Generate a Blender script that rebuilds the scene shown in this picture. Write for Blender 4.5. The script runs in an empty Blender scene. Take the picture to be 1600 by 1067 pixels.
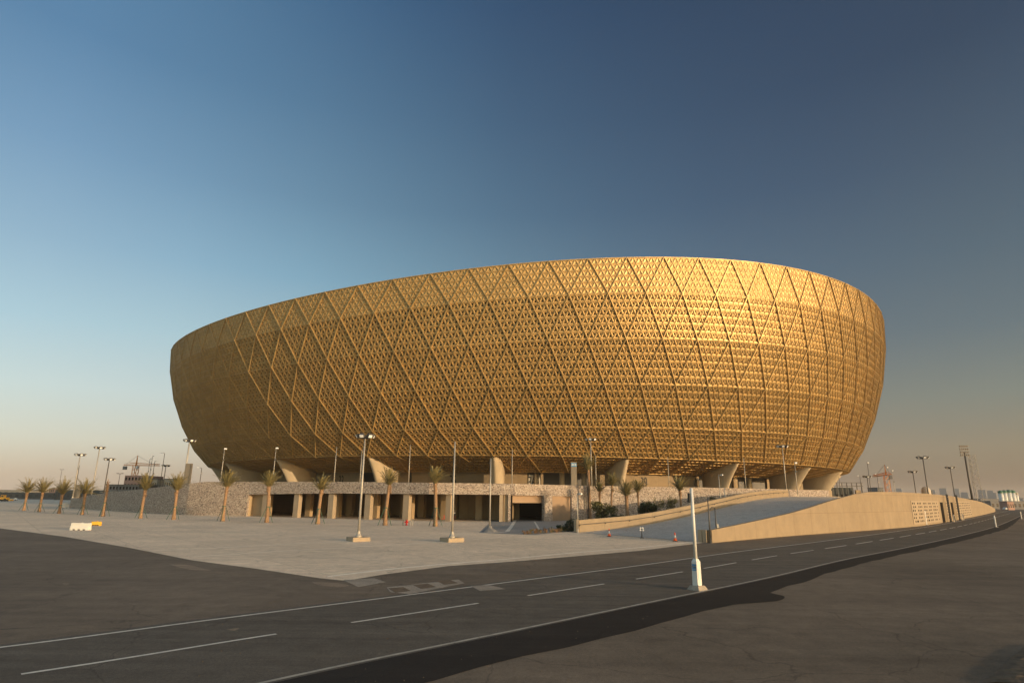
import bpy, math, random
import numpy as np
from mathutils import Matrix, Vector
random.seed(7)
PI = math.pi
HAZE = .00013
EXPO = 1.0
S = bpy.context.scene
COL = S.collection

# ------------------------------------------------------------------ camera survey
F, PITCH, ROLL, EYE = 952.3, .2508, .0093, 4.2
def ray(x, y):
    du, dv = x - 800, -(y - 533.5)
    cr, sr = math.cos(ROLL), math.sin(ROLL)
    u = du*cr - dv*sr; v = du*sr + dv*cr
    c, s = math.cos(PITCH), math.sin(PITCH)
    return (u, F*c - v*s, F*s + v*c)
def gp(x, y, z=0.0):
    r = ray(x, y); t = (z - EYE)/r[2]
    return (r[0]*t, r[1]*t)
def at(x, y, Y):
    r = ray(x, y); t = Y/r[1]
    return (r[0]*t, Y, EYE + r[2]*t)

# ------------------------------------------------------------------ materials
def nodes_of(m):
    m.use_nodes = True
    return m.node_tree.nodes, m.node_tree.links
def mat(name, col, rough=.8, metal=0., var=.12, scale=2., bump=0., bscale=20., spec=.4, stretch=None):
    m = bpy.data.materials.new(name); n, l = nodes_of(m)
    b = n['Principled BSDF']
    b.inputs['Roughness'].default_value = rough; b.inputs['Metallic'].default_value = metal
    b.inputs['Specular IOR Level'].default_value = spec
    g = n.new('ShaderNodeNewGeometry'); vec = g.outputs['Position']
    if stretch:
        mp = n.new('ShaderNodeMapping'); mp.inputs['Scale'].default_value = stretch
        l.new(vec, mp.inputs['Vector']); vec = mp.outputs['Vector']
    t = n.new('ShaderNodeTexNoise'); t.inputs['Scale'].default_value = scale; t.inputs['Detail'].default_value = 6; t.inputs['Roughness'].default_value = .65
    l.new(vec, t.inputs['Vector'])
    r = n.new('ShaderNodeValToRGB')
    r.color_ramp.elements[0].position = .3; r.color_ramp.elements[1].position = .7
    r.color_ramp.elements[0].color = tuple(c*(1-var) for c in col[:3]) + (1,)
    r.color_ramp.elements[1].color = tuple(min(1, c*(1+var)) for c in col[:3]) + (1,)
    l.new(t.outputs['Fac'], r.inputs['Fac']); l.new(r.outputs['Color'], b.inputs['Base Color'])
    if bump:
        t2 = n.new('ShaderNodeTexNoise'); t2.inputs['Scale'].default_value = bscale; t2.inputs['Detail'].default_value = 4
        l.new(g.outputs['Position'], t2.inputs['Vector'])
        bp = n.new('ShaderNodeBump'); bp.inputs['Strength'].default_value = bump; bp.inputs['Distance'].default_value = .05
        l.new(t2.outputs['Fac'], bp.inputs['Height']); l.new(bp.outputs['Normal'], b.inputs['Normal'])
    return m

def asphalt(name, base, streak=.16, patch=.34, bump=.7, rough=.9, crack=.35):
    """tarmac with fine grain, broad dusty patches and streaks"""
    m = bpy.data.materials.new(name); n, l = nodes_of(m); b = n['Principled BSDF']
    b.inputs['Roughness'].default_value = rough; b.inputs['Specular IOR Level'].default_value = .25
    g = n.new('ShaderNodeNewGeometry')
    def noise(sc, det, rot=0, stretch=(1, 1, 1)):
        mp = n.new('ShaderNodeMapping'); mp.inputs['Rotation'].default_value = (0, 0, rot); mp.inputs['Scale'].default_value = stretch
        l.new(g.outputs['Position'], mp.inputs['Vector'])
        t = n.new('ShaderNodeTexNoise'); t.inputs['Scale'].default_value = sc; t.inputs['Detail'].default_value = det
        t.inputs['Roughness'].default_value = .65
        l.new(mp.outputs['Vector'], t.inputs['Vector']); return t.outputs['Fac']
    def scaled(fac, amt):
        a = n.new('ShaderNodeMapRange'); a.inputs['From Min'].default_value = .25; a.inputs['From Max'].default_value = .75
        a.inputs['To Min'].default_value = 1-amt; a.inputs['To Max'].default_value = 1+amt
        l.new(fac, a.inputs['Value']); return a.outputs['Result']
    def mul(a, c):
        k = n.new('ShaderNodeMath'); k.operation = 'MULTIPLY'; l.new(a, k.inputs[0]); l.new(c, k.inputs[1]); return k.outputs[0]
    v = mul(scaled(noise(.09, 6), patch), scaled(noise(.8, 6, -.82, (.05, 1.5, 1)), streak))
    v = mul(v, scaled(noise(1.3, 8), .2)); v = mul(v, scaled(noise(11, 5), .26)); v = mul(v, scaled(noise(55, 2), .6))
    if crack:
        wp = n.new('ShaderNodeTexNoise'); wp.inputs['Scale'].default_value = .8; wp.inputs['Detail'].default_value = 5; l.new(g.outputs['Position'], wp.inputs['Vector'])
        ad = n.new('ShaderNodeMix'); ad.data_type = 'RGBA'; ad.blend_type = 'ADD'; ad.inputs[0].default_value = 1.; l.new(g.outputs['Position'], ad.inputs[6]); l.new(wp.outputs['Color'], ad.inputs[7])
        vo = n.new('ShaderNodeTexVoronoi'); vo.feature = 'DISTANCE_TO_EDGE'; vo.inputs['Scale'].default_value = .16; l.new(ad.outputs[2], vo.inputs['Vector'])
        ck = n.new('ShaderNodeMapRange'); ck.inputs['From Max'].default_value = .006; ck.inputs['To Min'].default_value = 1-crack; l.new(vo.outputs['Distance'], ck.inputs['Value'])
        v = mul(v, ck.outputs['Result'])
    # dark oily stains
    sn = n.new('ShaderNodeMapRange'); sn.inputs['From Min'].default_value = .62; sn.inputs['From Max'].default_value = .74; sn.inputs['To Min'].default_value = 1; sn.inputs['To Max'].default_value = .72
    l.new(noise(.6, 7, 1.1, (1, .6, 1)), sn.inputs['Value']); v = mul(v, sn.outputs['Result'])
    # pale dusty scuffs
    d = n.new('ShaderNodeMapRange'); d.inputs['From Min'].default_value = .6; d.inputs['From Max'].default_value = .78
    d.inputs['To Max'].default_value = .6; l.new(noise(.33, 9, -.1, (.35, 1.3, 1)), d.inputs['Value'])
    c = n.new('ShaderNodeMix'); c.data_type = 'RGBA'; c.blend_type = 'MULTIPLY'; c.inputs[0].default_value = 1
    c.inputs[6].default_value = tuple(base) + (1,)
    l.new(v, c.inputs[7])
    c2 = n.new('ShaderNodeMix'); c2.data_type = 'RGBA'; l.new(d.outputs['Result'], c2.inputs[0])
    l.new(c.outputs[2], c2.inputs[6]); c2.inputs[7].default_value = (min(1, base[0]*1.7), min(1, base[1]*1.62), min(1, base[2]*1.5), 1)
    l.new(c2.outputs[2], b.inputs['Base Color'])
    bp = n.new('ShaderNodeBump'); bp.inputs['Strength'].default_value = bump; bp.inputs['Distance'].default_value = .02
    l.new(noise(28, 4), bp.inputs['Height']); l.new(bp.outputs['Normal'], b.inputs['Normal'])
    return m

def paving(name, base):
    m = asphalt(name, base, .1, .14, .6, .85); n, l = nodes_of(m)
    b = n['Principled BSDF']; src = b.inputs['Base Color'].links[0].from_socket
    g = n.new('ShaderNodeNewGeometry'); mp = n.new('ShaderNodeMapping'); mp.inputs['Rotation'].default_value = (0, 0, -.69)
    l.new(g.outputs['Position'], mp.inputs['Vector'])
    br = n.new('ShaderNodeTexBrick'); br.inputs['Scale'].default_value = 1.; br.offset = 0.
    br.inputs['Brick Width'].default_value = 5.; br.inputs['Row Height'].default_value = 5.
    br.inputs['Mortar Size'].default_value = .035; br.inputs['Mortar Smooth'].default_value = .3
    br.inputs['Color1'].default_value = (1, 1, 1, 1); br.inputs['Color2'].default_value = (.9, .9, .9, 1); br.inputs['Mortar'].default_value = (.62, .6, .58, 1)
    l.new(mp.outputs['Vector'], br.inputs['Vector'])
    x = n.new('ShaderNodeMix'); x.data_type = 'RGBA'; x.blend_type = 'MULTIPLY'; x.inputs[0].default_value = 1
    l.new(src, x.inputs[6]); l.new(br.outputs['Color'], x.inputs[7]); l.new(x.outputs[2], b.inputs['Base Color'])
    return m

def stone(name):
    """rubble cladding: small random blocks, cream to pinkish brown"""
    m = bpy.data.materials.new(name); n, l = nodes_of(m); b = n['Principled BSDF']; b.inputs['Roughness'].default_value = .85
    g = n.new('ShaderNodeNewGeometry'); mp = n.new('ShaderNodeMapping'); mp.inputs['Scale'].default_value = (1, 1, 1.35)
    l.new(g.outputs['Position'], mp.inputs['Vector'])
    v = n.new('ShaderNodeTexVoronoi'); v.inputs['Scale'].default_value = 5.4; l.new(mp.outputs['Vector'], v.inputs['Vector'])
    sp = n.new('ShaderNodeSeparateColor'); l.new(v.outputs['Color'], sp.inputs['Color'])
    r = n.new('ShaderNodeValToRGB'); r.color_ramp.interpolation = 'CONSTANT'
    e = r.color_ramp.elements
    e[0].position = 0; e[0].color = (.165, .13, .108, 1)
    e[1].position = .14; e[1].color = (.34, .27, .22, 1)
    for p, c in ((.36, (.42, .34, .27, 1)), (.56, (.50, .415, .33, 1)), (.74, (.38, .295, .24, 1)), (.86, (.60, .51, .41, 1))):
        k = e.new(p); k.color = c
    l.new(sp.outputs['Red'], r.inputs['Fac'])
    ed = n.new('ShaderNodeTexVoronoi'); ed.feature = 'DISTANCE_TO_EDGE'; ed.inputs['Scale'].default_value = 5.4; l.new(mp.outputs['Vector'], ed.inputs['Vector'])
    mr = n.new('ShaderNodeMapRange'); mr.inputs['From Max'].default_value = .09; mr.inputs['To Min'].default_value = .5; l.new(ed.outputs['Distance'], mr.inputs['Value'])
    x = n.new('ShaderNodeMix'); x.data_type = 'RGBA'; x.blend_type = 'MULTIPLY'; x.inputs[0].default_value = 1
    l.new(r.outputs['Color'], x.inputs[6]); l.new(mr.outputs['Result'], x.inputs[7]); l.new(x.outputs[2], b.inputs['Base Color'])
    bp = n.new('ShaderNodeBump'); bp.inputs['Strength'].default_value = .8; bp.inputs['Distance'].default_value = .12
    l.new(mr.outputs['Result'], bp.inputs['Height']); l.new(bp.outputs['Normal'], b.inputs['Normal'])
    return m

def panels(name, base, bw=5.2, rh=2.6):
    """cast concrete with panel joints (uses the wall's own UV: metres along, metres up)"""
    m = mat(name, base, .8, 0, .1, .6, .15, 9); n, l = nodes_of(m); b = n['Principled BSDF']
    src = b.inputs['Base Color'].links[0].from_socket
    uv = n.new('ShaderNodeTexCoord')
    br = n.new('ShaderNodeTexBrick'); br.offset = 0; br.inputs['Scale'].default_value = 1
    br.inputs['Brick Width'].default_value = bw; br.inputs['Row Height'].default_value = rh
    br.inputs['Mortar Size'].default_value = .022; br.inputs['Color1'].default_value = (1, 1, 1, 1); br.inputs['Color2'].default_value = (.93, .92, .9, 1)
    br.inputs['Mortar'].default_value = (.66, .62, .58, 1); l.new(uv.outputs['UV'], br.inputs['Vector'])
    st = n.new('ShaderNodeMapping'); st.inputs['Scale'].default_value = (.5, .12, 1); l.new(uv.outputs['UV'], st.inputs['Vector'])
    ns = n.new('ShaderNodeTexNoise'); ns.inputs['Scale'].default_value = 1.; ns.inputs['Detail'].default_value = 5; l.new(st.outputs['Vector'], ns.inputs['Vector'])
    mr = n.new('ShaderNodeMapRange'); mr.inputs['From Min'].default_value = .35; mr.inputs['From Max'].default_value = .7
    mr.inputs['To Min'].default_value = .93; mr.inputs['To Max'].default_value = 1.03; l.new(ns.outputs['Fac'], mr.inputs['Value'])
    x = n.new('ShaderNodeMix'); x.data_type = 'RGBA'; x.blend_type = 'MULTIPLY'; x.inputs[0].default_value = 1
    l.new(src, x.inputs[6]); l.new(br.outputs['Color'], x.inputs[7])
    y = n.new('ShaderNodeMix'); y.data_type = 'RGBA'; y.blend_type = 'MULTIPLY'; y.inputs[0].default_value = 1
    l.new(x.outputs[2], y.inputs[6]); l.new(mr.outputs['Result'], y.inputs[7]); l.new(y.outputs[2], b.inputs['Base Color'])
    return m

def gold_paint(name, col, rough, metal):
    m = bpy.data.materials.new(name); n, l = nodes_of(m); b = n['Principled BSDF']
    b.inputs['Metallic'].default_value = metal
    g = n.new('ShaderNodeNewGeometry')
    v = n.new('ShaderNodeTexVoronoi'); v.inputs['Scale'].default_value = .55; l.new(g.outputs['Position'], v.inputs['Vector'])
    t = n.new('ShaderNodeTexNoise'); t.inputs['Scale'].default_value = .05; t.inputs['Detail'].default_value = 3; l.new(g.outputs['Position'], t.inputs['Vector'])
    sp = n.new('ShaderNodeSeparateColor'); l.new(v.outputs['Color'], sp.inputs['Color'])
    a = n.new('ShaderNodeMath'); a.operation = 'ADD'; l.new(sp.outputs['Red'], a.inputs[0]); l.new(t.outputs['Fac'], a.inputs[1])
    mr = n.new('ShaderNodeMapRange'); mr.inputs['From Min'].default_value = .3; mr.inputs['From Max'].default_value = 1.5
    mr.inputs['To Min'].default_value = .88; mr.inputs['To Max'].default_value = 1.1; l.new(a.outputs[0], mr.inputs['Value'])
    x = n.new('ShaderNodeMix'); x.data_type = 'RGBA'; x.blend_type = 'MULTIPLY'; x.inputs[0].default_value = 1
    x.inputs[6].default_value = tuple(col) + (1,); l.new(mr.outputs['Result'], x.inputs[7]); l.new(x.outputs[2], b.inputs['Base Color'])
    r2 = n.new('ShaderNodeMapRange'); r2.inputs['To Min'].default_value = rough-.03; r2.inputs['To Max'].default_value = rough+.05
    l.new(sp.outputs['Green'], r2.inputs['Value']); l.new(r2.outputs['Result'], b.inputs['Roughness'])
    return m

M = {}
M['gold'] = gold_paint('gold_cladding', (.43, .285, .11), .48, .45)
M['goldrib'] = gold_paint('gold_rib', (.43, .29, .116), .47, .45)
M['dark'] = mat('dark_interior', (.012, .009, .007), .95, spec=.1)  # near black, in place of the shade inside tunnel, doorways and other openings
M['liner'] = mat('void_shell_dark', (.018, .012, .008), .95, spec=.1)
M['stone'] = stone('rubble_stone')
M['conc'] = panels('beige_concrete', (.29, .22, .14))
M['concplain'] = mat('plain_beige_concrete', (.34, .265, .18), .8, 0, .1, .7, .1, 8)
M['pillar'] = mat('smooth_pale_concrete', (.42, .34, .235), .75, 0, .07, .5, .06, 6)
M['tan'] = mat('tan_render', (.38, .275, .16), .85, 0, .08, .6)
M['ground'] = asphalt('dusty_tarmac', (.148, .114, .082))
M['road'] = asphalt('road_asphalt', (.105, .088, .069), .28, .2)
M['fresh'] = asphalt('fresh_black_asphalt', (.0175, .0142, .0115), .4, .4, .8)
M['plaza'] = paving('pale_paving', (.72, .56, .40))
M['ramp'] = asphalt('ramp_concrete', (.42, .385, .34), .1, .1, .1)
M['patch'] = asphalt('concrete_patch', (.30, .25, .195), .2, .3, .6)
M['soil'] = mat('brown_soil', (.13, .088, .055), 1, 0, .35, 3., .9, 7)
M['line'] = mat('white_road_paint', (.60, .55, .47), .7, 0, .22, 3.5)
M['faint'] = mat('worn_road_paint', (.84, .74, .60), .8, 0, .12, 2.5)
M['kerbline'] = mat('pale_kerb_line', (.36, .32, .26), .8, 0, .25, 2.)
M['steel'] = mat('galvanised_steel', (.38, .35, .30), .5, .35, .1, 1.2)
M['darksteel'] = mat('dark_painted_steel', (.085, .078, .07), .5, .3)
M['white'] = mat('white_paint', (.66, .64, .59), .45, 0, .05, 1.5)
M['whitepl'] = mat('white_plastic', (.66, .64, .58), .5, 0, .05, 2)
M['lamp'] = mat('lamp_glass', (.85, .85, .83), .15, 0, .02)  # whitish colour stands in for the sun glint on lamp lenses
M['black'] = mat('black_plastic', (.02, .02, .02), .5)
M['orange'] = mat('orange_plastic', (.80, .12, .03), .5, 0, .08, 3)
M['yellow'] = mat('yellow_plastic', (.80, .42, .04), .5, 0, .08, 2)
M['red'] = mat('red_paint', (.55, .03, .025), .5)
M['blue'] = mat('blue_panel', (.10, .25, .42), .4)
M['totem'] = mat('brown_grey_metal', (.19, .165, .13), .55, .3, .06)
M['shutter'] = mat('brown_shutter', (.30, .20, .12), .6, .1, .06, 1)
M['glass'] = mat('dark_glass', (.05, .055, .06), .08, 0, .05, 1, spec=.7)
M['number'] = mat('dark_bronze_paint', (.035, .03, .026), .6)
M['leaf'] = mat('shrub_leaf', (.17, .155, .06), .7, 0, .4, 1.3)
M['darkleaf'] = mat('dark_leaf', (.045, .06, .028), .6, 0, .35, 1.6)
M['frond'] = mat('palm_frond', (.20, .165, .065), .6, 0, .35, 1.5)
M['trunk'] = mat('palm_bark', (.27, .165, .09), .95, 0, .35, 5., .8, 9)
M['stake'] = mat('green_stake', (.035, .09, .055), .6)
M['skin'] = mat('skin', (.30, .17, .11), .6)
M['cloth'] = mat('dark_cloth', (.04, .045, .06), .9)
M['cloth2'] = mat('maroon_cloth', (.17, .06, .045), .9)
M['pink'] = mat('pinkish_blockwork', (.42, .255, .20), .9, 0, .12, .2)
M['greyb'] = mat('grey_building', (.17, .165, .16), .8, 0, .12, .1)
M['darkb'] = mat('dark_teal_shed', (.055, .062, .062), .7, 0, .15, .1)
M['paleb'] = mat('pale_building', (.48, .41, .32), .85, 0, .1, .1)
M['green'] = mat('green_roof_paint', (.05, .16, .10), .6)
M['crane'] = mat('crane_orange', (.72, .27, .07), .6)
M['hill'] = mat('far_tower', (.24, .24, .25), .8, 0, .1, .02)

# ------------------------------------------------------------------ mesh helpers
class MB:
    def __init__(s): s.v = []; s.f = []; s.uv = None
    def add(s, vs, fs):
        o = len(s.v); s.v += [tuple(p) for p in vs]; s.f += [tuple(i + o for i in f) for f in fs]; return s
    def box(s, c, d, rz=0, m=None):
        x, y, z = d[0]/2, d[1]/2, d[2]/2; R = Matrix.Rotation(rz, 3, 'Z') if m is None else m
        vs = [Vector(c) + R @ Vector((i*x, j*y, k*z)) for k in (-1, 1) for i, j in ((-1, -1), (1, -1), (1, 1), (-1, 1))]
        return s.add(vs, [(3, 2, 1, 0), (4, 5, 6, 7), (0, 1, 5, 4), (1, 2, 6, 5), (2, 3, 7, 6), (3, 0, 4, 7)])
    def tube(s, pts, rads, n=8, cap=True):
        pts = [Vector(p) for p in pts]; o = len(s.v); up = Vector((.31, .17, .93)).normalized()
        for i, p in enumerate(pts):
            d = (pts[min(i+1, len(pts)-1)] - pts[max(i-1, 0)]).normalized()
            a = d.cross(up)
            if a.length < .05: a = d.cross(Vector((1, 0, 0)))
            a.normalize(); b = d.cross(a)
            for k in range(n):
                t = 2*PI*k/n; s.v.append(tuple(p + (a*math.cos(t) + b*math.sin(t))*rads[i]))
        for i in range(len(pts)-1):
            for k in range(n):
                s.f.append((o+i*n+k, o+i*n+(k+1) % n, o+(i+1)*n+(k+1) % n, o+(i+1)*n+k))
        if cap:
            s.f.append(tuple(o+k for k in range(n-1, -1, -1))); s.f.append(tuple(o+(len(pts)-1)*n+k for k in range(n)))
        return s
    def lathe(s, c, prof, n=16):
        o = len(s.v)
        for r, z in prof:
            for k in range(n):
                t = 2*PI*k/n; s.v.append((c[0]+r*math.cos(t), c[1]+r*math.sin(t), c[2]+z))
        for i in range(len(prof)-1):
            for k in range(n): s.f.append((o+i*n+k, o+i*n+(k+1) % n, o+(i+1)*n+(k+1) % n, o+(i+1)*n+k))
        s.f.append(tuple(o+k for k in range(n-1, -1, -1))); s.f.append(tuple(o+(len(prof)-1)*n+k for k in range(n)))
        return s
    def prism(s, poly, z0, z1):
        n = len(poly); a = sum(poly[i][0]*poly[(i+1) % n][1]-poly[(i+1) % n][0]*poly[i][1] for i in range(n))
        if a < 0: poly = poly[::-1]
        vs = [(x, y, z0) for x, y in poly] + [(x, y, z1) for x, y in poly]
        return s.add(vs, [tuple(range(n-1, -1, -1)), tuple(range(n, 2*n))] + [(i, (i+1) % n, n+(i+1) % n, n+i) for i in range(n)])
    def build(s, name, m, parent=None, smooth=False, loc=None, rz=0):
        me = bpy.data.meshes.new(name); me.from_pydata(s.v, [], s.f); me.materials.append(M[m] if isinstance(m, str) else m)
        if smooth: me.polygons.foreach_set('use_smooth', [True]*len(me.polygons))
        if s.uv is not None:
            u = me.uv_layers.new(name='UVMap')
            for lp in me.loops: u.data[lp.index].uv = s.uv[lp.vertex_index]
        o = bpy.data.objects.new(name, me); COL.objects.link(o)
        if parent: o.parent = parent
        if loc: o.location = loc
        o.rotation_euler.z = rz
        return o
def tag(o, label=None, cat=None, group=None, kind=None):
    for k, v in (('label', label), ('category', cat), ('group', group), ('kind', kind)):
        if v: o[k] = v
    return o
def empty(name, loc, label, cat, group=None, rz=0):
    o = bpy.data.objects.new(name, None); COL.objects.link(o); o.location = loc; o.rotation_euler.z = rz
    o.empty_display_size = .1
    return tag(o, label, cat, group)
def copy_tree(o, parent=None):
    c = o.copy(); COL.objects.link(c)
    if parent: c.parent = parent
    for ch in list(o.children): copy_tree(ch, c)
    return c
def structure(name, mb, m): return tag(mb.build(name, m), kind='structure')
def sheet(pts, z):
    mb = MB(); n = len(pts); a = sum(pts[i][0]*pts[(i+1) % n][1]-pts[(i+1) % n][0]*pts[i][1] for i in range(n))
    if a < 0: pts = pts[::-1]
    mb.add([(x, y, z) for x, y in pts], [tuple(range(n))]); return mb
def strip(L, R, z):
    mb = MB(); n = len(L)
    mb.add([(x, y, z) for x, y in L] + [(x, y, z) for x, y in R], [(i, n+i, n+i+1, i+1) for i in range(n-1)]); return mb
def wall_mb(pts, th=.5, inward=(0, 1)):
    """upright wall through pts (x, y, z0, z1), thickness th towards 'inward'; UV in metres"""
    mb = MB(); uv = []; n = len(pts); s = 0
    for i, (x, y, a, b) in enumerate(pts):
        if i: s += math.hypot(x-pts[i-1][0], y-pts[i-1][1])
        p, q = pts[max(0, i-1)], pts[min(n-1, i+1)]
        d = Vector((q[0]-p[0], q[1]-p[1])).normalized(); nn = Vector((-d.y, d.x))
        if nn.dot(Vector(inward)) < 0: nn = -nn
        mb.v += [(x, y, a), (x, y, b), (x+nn.x*th, y+nn.y*th, b), (x+nn.x*th, y+nn.y*th, a)]; uv += [(s, a), (s, b), (s, b+th), (s, a)]
    for i in range(n-1):
        o, k = 4*i, 4*i+4
        mb.f += [(o, k, k+1, o+1), (o+1, k+1, k+2, o+2), (o+2, k+2, k+3, o+3), (o+3, k+3, k, o)]
    mb.f += [(0, 1, 2, 3), (4*n-1, 4*n-2, 4*n-3, 4*n-4)]
    mb.uv = uv; return mb
def catmull(P, n):
    P = [np.array(p, float) for p in P]; P = [2*P[0]-P[1]] + P + [2*P[-1]-P[-2]]; out = []
    for i in range(1, len(P)-2):
        for t in np.linspace(0, 1, n, endpoint=False):
            a, b, c, d = P[i-1:i+3]
            out.append(tuple(.5*((2*b)+(-a+c)*t+(2*a-5*b+4*c-d)*t*t+(-a+3*b-3*c+d)*t**3)))
    out.append(tuple(P[-2])); return out
def resample(P, n):
    P = np.array(P, float); d = np.r_[0, np.cumsum(np.linalg.norm(np.diff(P, axis=0), axis=1))]
    return [tuple(np.interp(x, d, P[:, k]) for k in range(P.shape[1])) for x in np.linspace(0, d[-1], n)]

# ------------------------------------------------------------------ ground, road, paving
gd = MB(); gd.lathe((0, 0, -.5), [(3500, 0), (3500, .5)], 64); structure('ground', gd, 'ground')
# left edge line of the carriageway, surveyed, then everything else by offsets
EDGE = [gp(-420, 1055), gp(0, 1011), gp(330, 968), gp(600, 934), gp(800, 908.5), gp(1000, 883), gp(1150, 862), gp(1280, 846), gp(1400, 830), gp(1480, 817.5), gp(1545, 804.5), gp(1578, 797.5)]
ED = np.array(catmull(EDGE, 14))
dd = np.gradient(ED, axis=0); dd /= np.linalg.norm(dd, axis=1)[:, None]
NR = np.stack([dd[:, 1], -dd[:, 0]], 1)
ARC = np.r_[0, np.cumsum(np.linalg.norm(np.diff(ED, axis=0), axis=1))]
def off(d): return [tuple(p) for p in ED + NR*(np.asarray(d).reshape(-1, 1) if np.ndim(d) else d)]
def interp_off(a, d): return (np.interp(a, ARC, ED[:, 0])+np.interp(a, ARC, NR[:, 0])*d, np.interp(a, ARC, ED[:, 1])+np.interp(a, ARC, NR[:, 1])*d)
structure('road', strip(off(-.45), off(8.55), .004), 'road')
structure('road_edge_marking', strip(off(-.075), off(.075), .008), 'line')
wob = 8.42 + .0*ARC
structure('kerb_line', strip(off(8.3), off(8.44), .008), 'kerbline')
a0 = np.interp(gp(38, 1054)[0], ED[:, 0], ARC)
ARC_D = []
def arc_of(x, y):
    p = np.array(gp(x, y)); i = int(np.argmin(((ED-p)**2).sum(1)))
    return ARC[i] + float(np.dot(p-ED[i], dd[i]))
marks = [((38, 1054), (440, 993)), ((555, 974), (758, 944)), ((833, 931.5), (953, 913)), ((1000, 905), (1078, 894)), ((1110, 888.5), (1167, 880)), ((1190, 875.5), (1232, 869)), ((1250, 865.5), (1282, 860))]
last = 0
for a, b in marks:
    u, v = arc_of(*a), arc_of(*b); t = np.linspace(u, v, 6); last = v
    structure('lane_marking', strip([interp_off(k, 3.62) for k in t], [interp_off(k, 3.76) for k in t], .008), 'line')
k = last + 2.9
while k < last+260:
    t = np.linspace(k, k+6, 5)
    structure('lane_marking', strip([interp_off(q, 3.6) for q in t], [interp_off(q, 3.78) for q in t], .008), 'line'); k += 9
# strip of fresh asphalt along the near edge, irregular outer edge
rr = random.Random(3)
T = np.linspace(0, ARC[-1]*.62, 160)
outer = []
for q in T:
    x, y = interp_off(q, 8.6)
    w = np.interp(x, [-14, -3.4, 0, 5.4, 9.2, 13, 19.8, 41, 78, 150], [2.5, 2.4, 2.45, 2.5, 2.35, 1.9, 1.5, 1.6, 2.0, .5])
    w += .05*math.sin(q*.7)+.03*math.sin(q*3.1+1)+rr.uniform(-.09, .09)
    outer.append(interp_off(q, 8.56+max(.15, w)))
structure('fresh_asphalt_strip', strip([interp_off(q, 8.56) for q in T], outer, .006), 'fresh')
bul = [gp(*p) for p in ((1098, 931), (1130, 926), (1180, 921.5), (1212, 928), (1226, 932), (1218, 938), (1190, 941), (1150, 944), (1110, 947), (1075, 945))]
structure('fresh_asphalt_patch', sheet(catmull(bul, 4), .010), 'fresh')
# pale paving of the plaza
front = [gp(*p) for p in ((0, 825), (50, 831.5), (100, 838), (200, 855), (300, 875), (400, 888), (500, 903), (540, 907), (600, 897), (700, 884), (800, 877), (900, 868.5), (1000, 860), (1080, 850), (1112, 846))]
P2 = [(-420, 376)] + front + [(24, 68), (60, 112), (60, 125), (20, 150), (-60, 200), (-160, 420), (-420, 460)]
structure('plaza', sheet(P2, .004), 'plaza')
def line_px(name, pts, w, m='faint', z=.008):
    P = catmull([gp(*p) for p in pts], 8); A = np.array(P); d = np.gradient(A, axis=0); d /= np.linalg.norm(d, axis=1)[:, None]; N = np.stack([d[:, 1], -d[:, 0]], 1)
    return structure(name, strip([tuple(p) for p in A-N*w/2], [tuple(p) for p in A+N*w/2], z), m)
line_px('paving_border', [(512, 900.5), (600, 890), (700, 880.5), (800, 872.5), (900, 863), (1000, 855), (1085, 846)], .3)
line_px('paving_line', [(235, 860), (330, 856), (470, 848.5), (545, 845.5)], .18)
line_px('paving_line', [(300, 869.5), (420, 862), (560, 854), (700, 845.5), (800, 837.5)], .16)
line_px('paving_line', [(590, 846), (700, 842), (760, 838.5)], .16)
# grey driveway into the tunnel
drv = [gp(*p) for p in ((748, 832), (790, 834), (835, 835.5), (895, 829), (905, 826))] + [(26, 118), (20, 150), (-4, 150), (-3.5, 114)]
structure('driveway', sheet(drv, .0075), asphalt('driveway_concrete', (.27, .25, .225), .15, .12, .1))
line_px('road_marking', [(805.5, 812), (799, 822), (792.5, 830)], .55, 'line', .011)
line_px('road_marking', [(835, 814.5), (839, 821), (842, 827)], .3, 'line', .011)
line_px('road_marking', [(757, 831.5), (775, 832), (792, 830.5)], .3, 'faint', .011)
line_px('road_marking', [(884, 826), (877, 822.5), (880, 819.5), (900, 818)], .25, 'faint', .011)
# concrete patches and cable pits beside the road
for q in (((536, 906), (585, 903), (603, 909), (560, 917)), ((604, 917.5), (716, 905), (726, 911), (640, 928), (610, 925)), ((735, 915), (765, 913.5), (790, 920), (750, 923))):
    structure('concrete_patch', sheet([gp(*p) for p in q], .009), 'patch')
for q in (((606, 919), (630, 917), (642, 923), (618, 926)), ((645, 914), (668, 911.5), (682, 917), (658, 920)), ((682, 907.5), (702, 905.5), (716, 911), (694, 913.5))):
    tag(sheet([gp(*p) for p in q], .014).build('cable_pit', 'soil'), kind='structure')
# soil bank in the near right corner
def bank():
    mb = MB(); pts = []; r = random.Random(5)
    base = [gp(*p) for p in ((1535, 1067), (1560, 1045), (1582, 1026), (1604, 1008))]
    L = resample(catmull(base, 5), 40); n = 14
    for i, (x, y) in enumerate(L):
        for j in range(n):
            t = j/(n-1); h = .004 + .34*(t**.8)*(1-.25*t) + (r.uniform(-.03, .04) if j else 0)
            mb.v.append((x+t*2.6+r.uniform(-.03, .03), y-t*2.2+r.uniform(-.03, .03), h))
    mb.f = [(i*n+j, (i+1)*n+j, (i+1)*n+j+1, i*n+j+1) for i in range(len(L)-1) for j in range(n-1)]
    return mb
structure('soil_bank', bank(), 'soil')
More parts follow.
